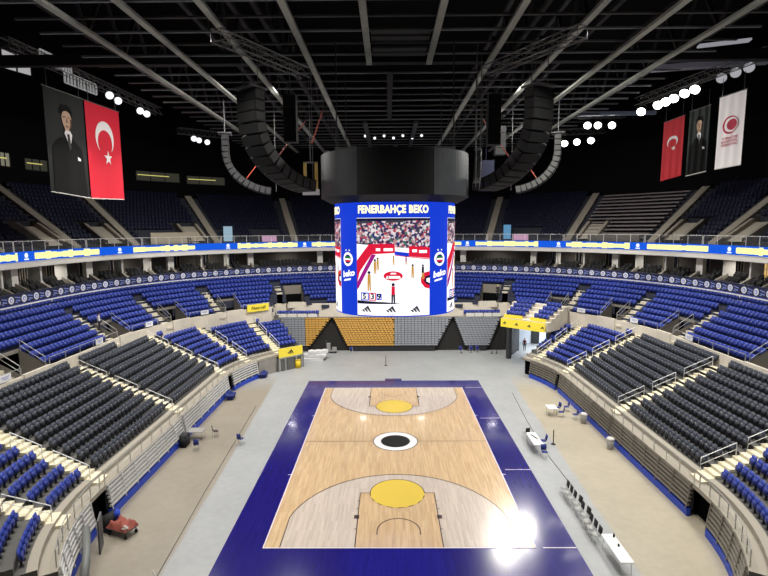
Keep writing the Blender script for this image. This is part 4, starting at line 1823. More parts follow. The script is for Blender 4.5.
# deep trusses between the chords
for x in (-22, -13.2, -8.8, 9.5, 14, 23):
    g = MB()
    for yy in range(-12, 44, 5):
        g.beam((x, yy, 31.4), (x, yy + 2.5, 35.5), 0.22, 0.22)
        g.beam((x, yy + 2.5, 35.5), (x, yy + 5, 31.4), 0.22, 0.22)
    g.beam((x, -12, 35.6), (x, 43, 35.6), 0.35, 0.35)
    g.beam((x, -12, 31.4), (x, 43, 31.4), 0.3, 0.3)
    struct(g.build('roof_truss_beam', mat('truss_dark', (52, 52, 54), 0.8)))
# grey panels between the two middle beams
for i, yy in enumerate((-4.6, -3.4, -1.2, -0.2)):
    g = MB()
    g.box((0.4, yy, 30.5), (4.0, 0.75, 0.12))
    struct(g.build('roof_panel_slab', mat('roof_panel', (74, 74, 74), 0.8)))


def box_truss(name, label, p, q, w, m, cat='truss', n=6):
    """square lattice girder"""
    p, q = Vector(p), Vector(q)
    d = (q - p)
    x = d.cross(Vector((0, 0, 1))).normalized() * w / 2
    z = Vector((0, 0, w / 2))
    t = thing(name, label, cat)
    c = [(x + z), (x - z), (-x - z), (-x + z)]
    for o_ in c:
        g = MB()
        g.tube([p + o_, q + o_], 0.045)
        g.build('chord', m, t)
    g = MB()
    for i in range(n):
        a, b = p + d * i / n, p + d * (i + 1) / n
        for k in range(4):
            o1, o2 = c[k], c[(k + 1) % 4]
            g.tube([a + o1, b + o2], 0.025, n=4)
            g.tube([a + o1, a + o2], 0.025, n=4)
    g.build('lattice', m, t)
    return t


TRU = mat('truss_alu', (120, 120, 120), 0.5, metal=0.4)
box_truss('hoist_truss', 'short lattice hoist truss under the roof, left of centre', (-10.5, -9.0, 28.75), (-6.9, 1.0, 29.5), 0.7, TRU)
box_truss('hoist_truss', 'short lattice hoist truss under the roof, right of centre', (10.8, -9.0, 28.75), (7.1, 1.0, 29.5), 0.7, TRU)
box_truss('lighting_truss', 'long lighting bridge along the left side above the flag', (-30.6, 1.5, 32.2), (-28.6, 24, 31.9), 0.8, TRU, n=16)
box_truss('lighting_truss', 'long lighting bridge along the right side above the three banners', (32.4, 6.0, 32.4), (28.0, 20, 31.6), 0.8, TRU, n=12)
box_truss('lighting_truss', 'far right lighting bridge carrying bright floodlights', (24.0, 36.8, 31.3), (31.5, 36.8, 31.6), 0.8, TRU, n=8)
box_truss('lighting_truss', 'second right lighting bridge nearer than the far floodlights', (25.5, 30.9, 32.5), (31.5, 30.9, 32.5), 0.8, TRU, n=8)
box_truss('lighting_truss', 'far left lighting bridge with small lamps', (-30.0, 33, 31.3), (-25.5, 37, 31.4), 0.8, TRU, n=8)
g = MB()
g.beam((26.1, 14.7, 33.6), (36, 11.0, 33.2), 0.9, 0.5)
struct(g.build('roof_beam', mat('beam_bright', (150, 150, 160), 0.5, emit=(150, 150, 170), es=0.06)))  # faint glow added to make this roof beam look lit
g = MB()
g.beam((24.0, 27.6, 31.9), (33, 25.5, 31.6), 0.7, 0.4)
struct(g.build('roof_beam', mat('beam_bluegrey', (120, 130, 150), 0.5, emit=(120, 130, 160), es=0.06)))  # lit look of this beam put in as a faint glow
g = MB()
g.beam((31.0, 14.0, 35.6), (35.5, 13.0, 35.8), 0.8, 0.2)
tag(g.build('tube_light', emat('tube_glow', (200, 200, 210), 0.45)), 'long dim tube light high under the roof at the upper right', 'light')
# skylight window and bright grilles at upper left
g = MB()
sweep(g, -1, 13.4, 15.0, [(46.2, 36.0), (46.2, 38.0)], CU)
o = struct(g.build('window_2', emat('skylight_glow', (190, 188, 190), 0.75)))
g = MB()
for uu in (13.4, 14.2, 15.0):
    x_, y_ = P(-1, uu, 46.15, CU)
    g.box((x_, y_, 37.0), (0.16, 0.1, 2.0), rz=facing(-1, uu, CU))
sweep(g, -1, 13.4, 15.0, rect(46.1, 46.18, 36.9, 37.05), CU, closed=True)
g.build('window_frame', BEAM_D, o)
GRILL = mat('grille_lit', (170, 170, 170), 0.5, emit=(200, 200, 200), es=0.35)  # floodlight falling on the grilles put in as their own glow
for (p, q), lab in ((((-30.4, 5.4, 32.5), (-30.2, 9.4, 32.5)), 'upper bright metal grille panel above the portrait banner'), (((-30.4, 8.6, 31.6), (-30.0, 13.0, 31.6)), 'lower bright metal grille panel above the red flag')):
    t = thing('equipment_grille', lab, 'grille')
    g = MB()
    g.beam((p[0], p[1], p[2] + .5), (q[0], q[1], q[2] + .5), 0.1, 0.1)
    g.beam((p[0], p[1], p[2] - .5), (q[0], q[1], q[2] - .5), 0.1, 0.1)
    g.build('frame', GRILL, t)
    g = MB()
    for i in range(11):
        f = i / 10
        x, y = p[0] + (q[0] - p[0]) * f, p[1] + (q[1] - p[1]) * f
        g.box((x, y, p[2]), (0.12, 0.16, 0.95))
    g.build('slat', GRILL, t)

# ================================================================== FLOODLIGHTS
LENS_HOT = emat('lens_hot', (255, 252, 245), 14.0)
LENS = emat('lens_soft', (235, 235, 240), 1.6)
LENS_DIM = emat('lens_dim', (190, 190, 196), 0.7)


def floodlight(pos, aim, r, lens, label, group):
    pos, aim = Vector(pos), Vector(aim)
    d = (aim - pos).normalized()
    t = thing('floodlight', label, 'floodlight', (0, 0, 0), group=group)
    g = MB()
    g.tube([pos - d * 0.5, pos - d * 0.25, pos], r * 0.55, n=12, r2=r)
    g.build('housing', DARK, t)
    g = MB()
    g.tube([pos + d * 0.005, pos + d * 0.03], r * 0.92, n=14)
    g.build('lens', lens, t)
    g = MB()
    x = d.cross(Vector((0, 0, 1))).normalized()
    top = pos - d * 0.2 + Vector((0, 0, r + .35))
    g.tube([pos - d * .2 - x * r, pos - d * .2 - x * r + Vector((0, 0, r * .8)), top, pos - d * .2 + x * r + Vector((0, 0, r * .8)), pos - d * .2 + x * r], 0.035)
    g.build('bracket', STEEL_D, t)
    return t


HOT = [(26.5, 30.6, 31.1), (27.9, 30.6, 31.1), (29.8, 30.6, 31.1), (25.5, 36.5, 29.7), (27.3, 36.5, 29.9), (29.4, 36.6, 30.1), (28.2, 19.4, 30.4), (28.9, 17.2, 30.6), (29.2, 16.2, 30.7), (29.5, 15.2, 30.8), (29.9, 14.0, 31.0), (30.3, 12.9, 31.1)]
WH = ['left of the near trio', 'middle of the near trio', 'right of the near trio', 'left of the far trio', 'middle of the far trio', 'right of the far trio', 'lone one', 'first of the bright five', 'second of the bright five', 'third of the bright five', 'fourth of the bright five', 'last of the bright five']
for i, p in enumerate(HOT):
    floodlight(p, (6, -8, 4), 0.5, LENS_HOT, f'glaring round floodlight on the right lighting bridges, {WH[i]}', 'glaring floodlights at the right')
SOFT = [(-29.0, 13.6, 31.2, 'first'), (-29.1, 15.4, 31.1, 'second'), (-28.8, 19.6, 31.0, 'third'), (-29.0, 21.6, 31.1, 'fourth'), (-27.4, 31.9, 30.0, 'fifth'), (-27.4, 33.8, 30.1, 'sixth'), (-27.0, 36.0, 30.2, 'seventh')]
for x, y, z, w in SOFT:
    floodlight((x, y, z), (0, -20, 8), 0.42, LENS, f'soft white round lamp on the left lighting bridge, {w} behind the flag', 'soft lamps at the left')
DIMS = [(32.6, 8.6, 31.9, 'first'), (32.2, 9.8, 31.8, 'second'), (31.8, 11.2, 31.7, 'third')]
for x, y, z, w in DIMS:
    floodlight((x, y, z), (0, -20, 14), 0.5, LENS_DIM, f'unlit pale lamp above the white banner at the right, {w} from the frame edge', 'pale lamps above the white banner')
for i in range(7):
    floodlight((-3.6 + 1.3 * i, 32, 30.2 - (i % 2) * .3), (0, -20, 12), 0.2, LENS, f'{ORD[i]} tiny lamp from the left on the far roof above the scoreboard', 'tiny lamps on the far roof')

# ================================================================== LINE ARRAY LOUDSPEAKERS
SPK = mat('speaker_black', (16, 16, 17), 0.6)
SPK2 = mat('speaker_grille', (7, 7, 7), 0.7, noise=0.15, nscale=6)
SPKL = mat('speaker_side_grey', (84, 84, 83), 0.5)


def line_array(label, top, end, n, w, h, dep, group, light_side=False, face_out=True):
    """boxes hung in a J; the lower boxes curl towards end"""
    top, end = Vector(top), Vector(end)
    hd = Vector((end.x - top.x, end.y - top.y, 0))
    H = top.z - end.z
    D = hd.length
    hd.normalize()
    ax = Vector((-hd.y, hd.x, 0))
    t = thing('line_array', label, 'loudspeaker', (0, 0, 0), group=group)
    # path: straight down, then quarter ellipse
    pts = []
    N = 80
    zs = H * 0.30
    for i in range(N + 1):
        f = i / N
        if f < 0.25:
            pts.append(top + Vector((0, 0, -zs * f / .25)))
        else:
            a = (f - .25) / .75 * PI / 2 * 0.93
            pts.append(top + hd * (D * (1 - math.cos(a))) + Vector((0, 0, -zs - (H - zs) * math.sin(a))))
    ln = [0]
    for a, b in zip(pts, pts[1:]):
        ln.append(ln[-1] + (b - a).length)
    at = lambda s: Vector([float(np.interp(s, ln, [p[i] for p in pts])) for i in range(3)])
    for i in range(n):
        s0, s1 = ln[-1] * i / n, ln[-1] * (i + 1) / n
        a, b = at(s0), at(s1)
        tv = (b - a)
        L = tv.length * 0.94
        tv.normalize()
        nv = ax.cross(tv).normalized()
        if nv.dot(-hd) < 0:
            nv = -nv
        c = (a + b) / 2
        g = MB()
        g.obox(c, ax * w / 2, nv * dep / 2, tv * L / 2, 0)
        g.obox(c + nv * (dep / 2 + 0.012), ax * w * .46, nv * 0.012, tv * L * .44, 1)
        for sx in (-1, 1):
            g.obox(c + ax * sx * (w / 2 + 0.01), ax * 0.012, nv * dep * .42, tv * L * .42, 2)
        g.build('speaker_box', [SPK, SPK2, SPKL if light_side else DARK2], t)
    g = MB()
    g.obox(top + Vector((0, 0, .12)), ax * w * .5, hd * dep * .9, Vector((0, 0, .06)))
    g.build('flying_frame', STEEL_D, t)
    for sx in (-1, 1):
        g = MB()
        g.tube([top + ax * sx * w * .4 + Vector((0, 0, .15)), top + ax * sx * w * .4 + Vector((0, 0, 30.2 - top.z))], 0.03)
        g.build('chain', STEEL_D, t)
    g = MB()
    g.tube([end, Vector((end.x, end.y, 30.2))], 0.03)
    g.build('pull_cable', STEEL_D, t)
    return t


line_array('long curved speaker array nearest the camera, left of the scoreboard', (-10.3, -2.5, 27.3), (-6.7, 2.6, 20.9), 13, 2.0, 0.5, 0.9, None, light_side=True)
line_array('long curved speaker array nearest the camera, right of the scoreboard', (10.3, -2.5, 27.3), (7.2, 2.6, 20.9), 13, 2.0, 0.5, 0.9, None)
line_array('curved speaker array farther away, outermost on the left', (-16.7, 11.6, 26.8), (-12.0, 12.8, 21.3), 14, 1.4, 0.5, 0.7, None)
line_array('curved pale-backed speaker array farther away, outermost on the right', (16.4, 11.7, 26.6), (12.2, 13.1, 21.3), 14, 1.4, 0.5, 0.7, None, light_side=True)
line_array('small white curved speaker array beside the scoreboard shroud', (6.25, -1.0, 23.2), (5.75, -3.2, 20.4), 8, 0.45, 0.4, 0.5, None, light_side=True)
for x, y, z0, z1, lab in ((-8.2, 1.4, 24.3, 27.9, 'tall flat grey speaker column hanging left of the scoreboard'), (7.9, 1.5, 24.0, 27.9, 'tall flat dark speaker column hanging behind the right near array'), (10.6, 11.5, 24.6, 27.4, 'grey subwoofer column hanging between the two right arrays')):
    t = thing('subwoofer_column', lab, 'loudspeaker')
    for i in range(4):
        h = (z1 - z0) / 4
        g = MB()
        g.box((x, y, z0 + h * (i + .5)), (1.0, 0.9, h - .04))
        g.build('speaker_box', mat('sub_grey', (26, 26, 27), 0.6), t)
    g = MB()
    g.tube([(x, y, z1), (x, y, 30.2)], 0.04)
    g.build('chain', STEEL_D, t)
# straps
ORANGE = mat('strap_orange', (186, 82, 62), 0.6)
for p, q, lab in (((-10.0, 0.9, 22.2), (-7.4, 3.6, 26.4), 'orange ratchet strap across the near left speaker array'), ((-14.8, 12, 22.6), (-12.7, 12.6, 25.4), 'orange strap across the far left speaker array'), ((9.6, 3.4, 23.4), (7.4, 3.4, 26.4), 'orange strap behind the near right speaker array'),
                  ((13.3, 12.6, 24.3), (14.9, 12.8, 22.2), 'yellow and red strap at the far right speaker array'), ((-5.7, -4.4, 23.3), (-5.0, -3.8, 25.6), 'orange strap above the left edge of the scoreboard shroud')):
    g = MB()
    g.tube([p, q], 0.05)
    tag(g.build('ratchet_strap', ORANGE), lab, 'strap')
# small maintenance frame
t = thing('maintenance_cradle', 'small yellow cradle with white lower panel hanging left of the scoreboard', 'frame')
for x in (-7.9, -6.9):
    g = MB()
    g.box((x, 6.0, 22.2), (0.26, 0.2, 2.4))
    g.build('upright', mat('frame_yellow', (190, 160, 80), 0.6), t)
g = MB()
g.box((-7.4, 6.0, 20.75), (1.5, 0.25, 0.5))
g.build('lower_panel', WHITE, t)
g = MB()
g.tube([(-7.4, 6.0, 23.3), (-7.4, 6.0, 30.2)], 0.03)
g.box((-7.4, 6, 23.35), (1.2, .2, .12))
g.build('hanger', STEEL_D, t)
g = MB()
g.box((9.2, 11.2, 22.6), (1.5, 0.08, 3.0))
g.tube([(9.2, 11.2, 24.1), (9.2, 11.2, 30.2)], 0.03)
g.box((9.98, 11.2, 22.6), (0.08, 0.12, 3.1))
tag(g.build('hanging_pennant', mat('pennant_navy', (20, 24, 52), 0.7)), 'narrow navy pennant hanging behind the scoreboard at its right', 'pennant')

# ================================================================== THINGS ON THE FLOOR
def table(label, cx, cy, lx, ly, top_m, rz=0.0, name='folding_table'):
    t = thing(name, label, 'table', (cx, cy, 0), rz)
    g = MB()
    g.box((0, 0, 0.735), (lx, ly, 0.045))
    g.build('tabletop', top_m, t)
    for sx in (-1, 1):
        for sy in (-1, 1):
            g = MB()
            g.tube([(sx * (lx / 2 - .06), sy * (ly / 2 - .25), 0.71), (sx * (lx / 2 - .06), sy * (ly / 2 - .12), 0.0)], 0.018)
            g.build('leg', STEEL, t)
    return t


PADK = mat('chair_black', (26, 26, 28), 0.6)
PADW = mat('chair_seat_grey', (176, 176, 172), 0.6)
PADB = mat('chair_blue', (40, 52, 130), 0.6)


def make_chair(seat_m, back_m):
    t = thing('folding_chair', 'x', 'chair')
    mobj('seat', rbox_mesh('chair_seat', (0, 0, 0.45), (0.44, 0.42, 0.05), 0.02, seat_m), t)
    mobj('backrest', rbox_mesh('chair_back', (0, -0.24, 0.72), (0.44, 0.05, 0.44), 0.02, back_m, tilt=0.15), t)
    for sx in (-1, 1):
        for y0, y1 in ((0.17, 0.21), (-0.2, -0.24)):
            g = MB()
            g.tube([(sx * .2, y0, 0.44), (sx * .2, y1, 0)], 0.016)
            g.build('leg', WHITE2, t)
        g = MB()
        g.tube([(sx * .21, -.2, .44), (sx * .21, -.29, .92)], 0.014)
        g.build('back_frame', WHITE2, t)
    return t


CH1 = make_chair(PADW, PADK)
CH2 = make_chair(PADB, PADB)
CH3 = make_chair(mat('chair_brown', (64, 56, 52), 0.7), mat('chair_brown', (64, 56, 52), 0.7))
used = set()


def chair(proto, x, y, rz, label, group=None):
    if proto.name not in used:
        used.add(proto.name)
        o = proto
        o.location, o.rotation_euler = (x, y, 0), (0, 0, rz)
    else:
        o = copy_tree(proto, (x, y, 0), rz)
        if 'group' in o:
            del o['group']
    o['label'] = label
    if group:
        o['group'] = group
    return o


for i in range(9):
    y = -8.35 - 0.635 * i
    chair(CH1, 11.0 + (0.12 if i in (3, 5) else 0), y, PI / 2 + (0.12 if i in (3, 5) else 0.0), f'bench chair with black back facing the court, {ORD[i]} from the far end of the row', 'team bench chairs')
table('long white folding table at the near end of the team bench row', 11.42, -15.05, 0.68, 2.4, WHITE2)
for y, x, h, lab in ((-14.15, 11.65, .22, 'small black bottle at the far end of the bench table'), (-14.95, 11.55, .16, 'small dark cup in the middle of the bench table')):
    g = MB()
    g.lathe((x, y, 0.758), [(0.05, 0), (0.06, h * .6), (0.025, h * .8), (0.025, h)], 10)
    tag(g.build('bottle', BLACK), lab, 'bottle')
table('white scorer table with papers beside the right edge of the court', 11.1, -1.2, 0.75, 2.4, WHITE2)
g = MB()
g.box((11.15, -0.9, 0.77), (0.14, 0.9, 0.02), rz=0.3)
tag(g.build('document', DARK2), 'dark strip of paper lying on the scorer table', 'paper')
chair(CH2, 11.9, -0.9, PI / 2, 'blue chair behind the middle of the scorer table')
chair(CH2, 11.35, -2.95, PI, 'blue chair at the near end of the scorer table')
chair(CH1, 10.95, 0.75, 0.3, 'chair with grey seat at the far end of the scorer table')
table('small white table with two blue chairs by the far right floor', 14.75, 5.95, 0.85, 1.1, WHITE2)
chair(CH2, 15.55, 6.6, PI / 2 + .3, 'blue chair at the far side of the small white table')
chair(CH2, 15.5, 5.45, PI / 2 - .2, 'blue chair at the near side of the small white table')
chair(CH2, 16.45, 6.85, PI / 2, 'blue chair against the right folded stand, farther of two')
chair(CH2, 16.55, 4.8, PI / 2, 'blue chair against the right folded stand, nearer of two')
for x, y, lab in ((16.95, 3.85, 'grey waste bin by the right folded stand, farther one'), (17.0, -1.5, 'grey waste bin by the right folded stand, nearer one')):
    t = thing('waste_bin', lab, 'bin', (x, y, 0))
    g = MB()
    g.lathe((0, 0, 0), [(0.24, 0), (0.28, 0.45), (0.30, 0.78)], 16)
    g.build('body', mat('bin_grey', (176, 174, 168), 0.6), t, smooth=True)
    g = MB()
    g.lathe((0, 0, 0.78), [(0.32, 0), (0.32, 0.05), (0.24, 0.15), (0.05, 0.19)], 16)
    g.build('lid', mat('lid_grey', (205, 203, 198), 0.5), t, smooth=True)


def stand_post(label, x, y, h, m=BLACK):
    t = thing('stand_post', label, 'post', (x, y, 0))
    g = MB()
    g.lathe((0, 0, 0), [(0.2, 0), (0.2, 0.02), (0.05, 0.05)], 14)
    g.build('base', m, t)
    g = MB()
    g.tube([(0, 0, 0.03), (0, 0, h)], 0.04)
    g.build('pole', m, t)


stand_post('black barrier post standing beside the scorer table', 12.8, -0.6, 1.2)
stand_post('slim dark post on the far floor beyond the court', -0.9, 23.2, 1.3)
stand_post('tall dark post by the right tunnel mouth', 14.6, 29.3, 2.6, DARK)
stand_post('tall dark post left of the tall one at the right tunnel mouth', 13.9, 29.2, 1.9, DARK)
table('grey folding table against the left folded stand', -16.75, 0.7, 1.35, 1.0, mat('table_grey', (150, 148, 144), 0.5))
chair(CH3, -15.3, 1.2, -PI / 2 + .5, 'dark brown chair on the left floor beside the grey table')
chair(CH2, -12.7, -0.35, -0.3, 'blue chair alone by the left floor seam')
chair(CH2, -15.95, -1.4, 0.3, 'blue chair in front of the grey table at the left')
chair(CH2, -5.8, 29.8, 0, 'blue chair at the left foot of the central end stand')
chair(CH2, 9.6, 29.5, PI, 'blue chair at the right dark opening of the end stand')
chair(CH2, 11.1, 29.7, PI, 'blue chair below the right end stand, left of two')
chair(CH2, 12.0, 29.8, PI, 'blue chair below the right end stand, right of two')
# small dark things against the left folded stand
t = thing('equipment_case', 'dark equipment case beside the grey table at the left stand', 'case', (-17.15, -0.7, 0))
mobj('body', rbox_mesh('case_body', (0, 0, 0.45), (0.5, 0.9, 0.9), 0.03, BLACK), t)
mobj('lid', rbox_mesh('case_lid', (0, 0, 0.94), (0.52, 0.92, 0.07), 0.02, DARK), t)
for x, y, lab in ((-16.9, 10.6, 'crumpled blue bag by the far end of the left folded stand'), (-15.35, 18.2, 'dark blue bundle beside the left corner stand')):
    bm = bmesh.new()
    bmesh.ops.create_icosphere(bm, subdivisions=3, radius=0.5)
    for v in bm.verts:
        k = 1 + 0.22 * math.sin(v.co.x * 9 + 1) * math.cos(v.co.y * 8) + 0.12 * math.sin(v.co.z * 13)
        v.co = Vector((v.co.x * k * .9, v.co.y * k * 1.3, max(0, v.co.z * k * .9 + .38)))
    me = bpy.data.meshes.new('bundle')
    bm.to_mesh(me)
    bm.free()
    me.materials.append(mat('bundle_navy', (32, 42, 108), 0.8))
    o = mobj('cloth_bundle', me)
    o.location = (x, y, 0)
    tag(o, lab, 'bundle')
# covered cart
t = thing('equipment_cart', 'low cart with crumpled reddish-brown cover at the near left stand end', 'cart', (-16.0, -12.6, 0), -0.35)
g = MB()
g.box((0, 0, 0.42), (1.5, 0.9, 0.06))
g.build('deck', STEEL_D, t)
for sx in (-1, 1):
    for sy in (-1, 1):
        g = MB()
        g.tube([(sx * .62, sy * .38, .1), (sx * .62, sy * .38, .42)], .03)
        g.tube([(sx * .62, sy * .38 - .04, .1), (sx * .62, sy * .38 + .04, .1)], .1, n=10)
        g.build('caster', BLACK, t)
bm = bmesh.new()
bmesh.ops.create_grid(bm, x_segments=16, y_segments=12, size=0.5)
for v in bm.verts:
    x, y = v.co.x * 1.5, v.co.y * .95
    e = min(1, (0.5 - max(abs(v.co.x), abs(v.co.y))) * 6)
    v.co = Vector((x, y, .47 + e * (0.32 + .14 * math.sin(x * 6 + 1) * math.cos(y * 7) + .06 * math.sin(x * 17 + y * 11))))
me = bpy.data.meshes.new('cover')
bm.to_mesh(me)
bm.free()
me.materials.append(mat('cover_rust', (142, 70, 58), 0.75, noise=0.25, nscale=3))
me.polygons.foreach_set('use_smooth', [True] * len(me.polygons))
mobj('cover', me, t)
mobj('white_sack', rbox_mesh('sack', (0.55, -0.3, 0.62), (0.4, 0.3, 0.3), 0.1, mat('sack_white', (190, 180, 172), 0.8)), t)
mobj('side_bin', rbox_mesh('side_bin', (-0.95, 0.1, 0.5), (0.4, 0.9, 1.0), 0.03, BLACK), t)
mobj('blue_bag', rbox_mesh('blue_bag', (-0.72, 0.32, 0.85), (0.22, 0.35, 0.6), 0.06, BLUE), t)
# folded white sheets and a yellow bin at the far left
for i, (x, y, z, lx, ly, rz, lab) in enumerate(((-10.9, 26.0, 0, 3.2, 1.2, .15, 'lowest white folded cover on the far left floor'), (-10.4, 26.3, .42, 3.0, 1.1, -.1, 'middle white folded cover on the far left floor'), (-10.0, 26.6, .84, 2.6, 1.0, .2, 'topmost white folded cover on the far left floor'))):
    bm = bmesh.new()
    bmesh.ops.create_cube(bm, size=1)
    bmesh.ops.subdivide_edges(bm, edges=list(bm.edges), cuts=5, use_grid_fill=True)
    for v in bm.verts:
        v.co = Vector((v.co.x * lx, v.co.y * ly, (v.co.z + .5) * .36 + (.05 * math.sin(v.co.x * 19 + i) * math.cos(v.co.y * 13) if v.co.z > -.4 else 0)))
    me = bpy.data.meshes.new('sheet')
    bm.to_mesh(me)
    bm.free()
    me.materials.append(mat('sheet_white', (206, 206, 204), 0.7))
    o = mobj('folded_cover', me)
    o.location, o.rotation_euler = (x, y, z), (0, 0, rz)
    tag(o, lab, 'cover')
t = thing('floor_bin', 'yellow upright bin beside the left entrance', 'bin', (-12.0, 22.3, 0))
mobj('body', rbox_mesh('ybin', (0, 0, .5), (.6, .6, 1.0), .04, YEL2), t)
mobj('lid', rbox_mesh('ybinlid', (0, 0, 1.04), (.64, .64, .1), .03, mat('ybin_lid', (190, 160, 40), .5)), t)
t = thing('floor_cart', 'grey lighting trolley at the left dark opening of the end stand', 'trolley', (-8.6, 29.9, 0))
g = MB()
g.box((0, 0, .35), (1.5, .7, .08))
g.box((-.4, 0, .9), (.5, .5, 1.0))
g.box((.4, 0, .6), (.6, .5, .45))
g.build('load', mat('trolley_grey', (150, 150, 146), .6), t)
for sx in (-1, 1):
    g = MB()
    g.tube([(sx * .6, -.3, .12), (sx * .6, .3, .12)], .12, n=10)
    g.build('wheel', BLACK, t)
g = MB()
g.tube([(-.7, 0, .38), (-.75, 0, 1.9)], .03)
g.build('handle', STEEL_D, t)
# padded barrier tube and grey panel at the lower left corner
t = thing('corner_barrier', 'grey padded barrier panel with round roll at the lower left corner', 'barrier')
g = MB()
g.prism([(-16.7, -13.5), (-16.3, -14.5), (-16.2, -14.5), (-16.6, -13.5)], 0, 1.9)
g.build('panel', mat('barrier_grey', (92, 92, 92), .6), t)
g = MB()
g.tube([(-16.9, -14.5, 1.5), (-16.0, -16.0, 1.1), (-15.2, -17.6, .8)], .2, n=14)
g.build('roll', mat('roll_grey', (112, 114, 112), .5), t, smooth=True)
g = MB()
g.tube([(-12.3, -16.7, 0), (-12.3, -16.7, .7), (-12.0, -17.1, .7), (-12.0, -17.1, 0)], .02)
g.tube([(-12.3, -16.7, .35), (-12.0, -17.1, .35)], .015)
tag(g.build('floor_hoop', STEEL), 'small steel hoop rail on the floor at the bottom edge', 'rail')
# cables on the floor
for pts, lab in (([(12.6, 12.2), (12.0, 4), (11.75, -3), (11.9, -7.5)], 'thin dark cable along the right floor'), ([(-13.75, 8.5), (-13.3, 0), (-12.9, -8), (-12.35, -16.3)], 'thin dark cable along the left floor seam')):
    g = MB()
    g.tube([(x, y, 0.012) for x, y in pts], 0.022)
    tag(g.build('floor_cable', DARK2), lab, 'cable')

# ================================================================== PEOPLE
def person(label, pos, rz, shirt, trousers, hair=(40, 30, 24), arms_up=0.0):
    bm = bmesh.new()
    J_ = {'pelvis': (0, 0, .95), 'belly': (0, 0, 1.1), 'chest': (0, .0, 1.32), 'neck': (0, 0.0, 1.5), 'head': (0, .02, 1.62), 'crown': (0, .02, 1.72),
          'shl': (-.19, 0, 1.43), 'ell': (-.25, -.03, 1.15), 'wrl': (-.26, .08, .92), 'hal': (-.26, .11, .83),
          'shr': (.19, 0, 1.43), 'elr': (.25, -.03, 1.15), 'wrr': (.26, .08, .92), 'har': (.26, .11, .83),
          'hil': (-.1, 0, .9), 'knl': (-.11, .03, .5), 'anl': (-.12, -.02, .09), 'tol': (-.12, .14, .04),
          'hir': (.1, 0, .9), 'knr': (.11, .0, .5), 'anr': (.12, -.04, .09), 'tor': (.12, .12, .04)}
    rad = {'pelvis': .15, 'belly': .14, 'chest': .16, 'neck': .06, 'head': .1, 'crown': .08, 'sh': .075, 'el': .05, 'wr': .035, 'ha': .04, 'hi': .1, 'kn': .065, 'an': .045, 'to': .04}
    names = list(J_)
    vs = {k: bm.verts.new(J_[k]) for k in names}
    for a, b in (('pelvis', 'belly'), ('belly', 'chest'), ('chest', 'neck'), ('neck', 'head'), ('head', 'crown'), ('chest', 'shl'), ('shl', 'ell'), ('ell', 'wrl'), ('wrl', 'hal'), ('chest', 'shr'), ('shr', 'elr'), ('elr', 'wrr'), ('wrr', 'har'),
                 ('pelvis', 'hil'), ('hil', 'knl'), ('knl', 'anl'), ('anl', 'tol'), ('pelvis', 'hir'), ('hir', 'knr'), ('knr', 'anr'), ('anr', 'tor')):
        bm.edges.new((vs[a], vs[b]))
    # five fingers on each hand
    radl = [rad.get(k, rad.get(k[:2], .05)) for k in names]
    for sd in ('l', 'r'):
        s = -1 if sd == 'l' else 1
        hx, hy, hz = J_['ha' + sd]
        for dy, ln, dx in ((-.03, .06, 0), (-.01, .075, 0), (.012, .08, 0), (.034, .07, 0), (.06, .04, -.03 * s)):
            v = bm.verts.new((hx + dx, hy + dy, hz - (ln if dx == 0 else .01)))
            bm.edges.new((vs['ha' + sd], v))
            radl.append(.009)
    me = bpy.data.meshes.new('person_body')
    bm.to_mesh(me)
    bm.free()
    m = bpy.data.materials.new('person_clothes')
    m.use_nodes = True
    nt = m.node_tree
    b = nt.nodes['Principled BSDF']
    b.inputs['Roughness'].default_value = .8
    tc = nt.nodes.new('ShaderNodeTexCoord')
    sp = nt.nodes.new('ShaderNodeSeparateXYZ')
    nt.links.new(tc.outputs['Object'], sp.inputs[0])
    cr = nt.nodes.new('ShaderNodeValToRGB')
    cr.color_ramp.interpolation = 'CONSTANT'
    mr = nt.nodes.new('ShaderNodeMath')
    mr.operation = 'DIVIDE'
    mr.inputs[1].default_value = 2.0
    nt.links.new(sp.outputs['Z'], mr.inputs[0])
    cr.color_ramp.elements[0].color = lin((26, 26, 28))
    cr.color_ramp.elements[1].position = .045
    cr.color_ramp.elements[1].color = lin(trousers)
    for p_, c_ in ((.5, shirt), (.745, (200, 150, 120))):
        e = cr.color_ramp.elements.new(p_)
        e.color = lin(c_)
    nt.links.new(mr.outputs[0], cr.inputs[0])
    nt.links.new(cr.outputs[0], b.inputs['Base Color'])
    me.materials.append(m)
    o = mobj('person', me)
    sk = o.modifiers.new('skin', 'SKIN')
    for i, v in enumerate(me.skin_vertices[0].data):
        v.radius = (radl[i], radl[i])
    me.skin_vertices[0].data[0].use_root = True
    o.modifiers.new('sub', 'SUBSURF').levels = 1
    o.modifiers['sub'].render_levels = 2
    o.location, o.rotation_euler = pos, (0, 0, rz)
    tag(o, label, 'person')
    bm = bmesh.new()
    bmesh.ops.create_uvsphere(bm, u_segments=14, v_segments=10, radius=.118)
    bmesh.ops.delete(bm, geom=[v for v in bm.verts if v.co.z < -.01 and v.co.y > -.03], context='VERTS')
    me2 = bpy.data.meshes.new('hair')
    bm.to_mesh(me2)
    bm.free()
    me2.materials.append(mat('hair_%d' % hair[0], hair, .8))
    h = mobj('hair', me2, o)
    h.location = (0, .005, 1.68)
    g = MB()
    for sx in (-.038, .038):
        g.box((sx, .118, 1.655), (.026, .012, .014))
    g.box((0, .125, 1.585), (.05, .012, .012), mi=1)
    g.obox((0, .13, 1.625), (.012, 0, 0), (0, .02, -.008), (0, .008, .024), mi=2)
    g.build('facial_feature', [BLACK, mat('lip', (150, 80, 76), .6), SKIN], o)
    return o


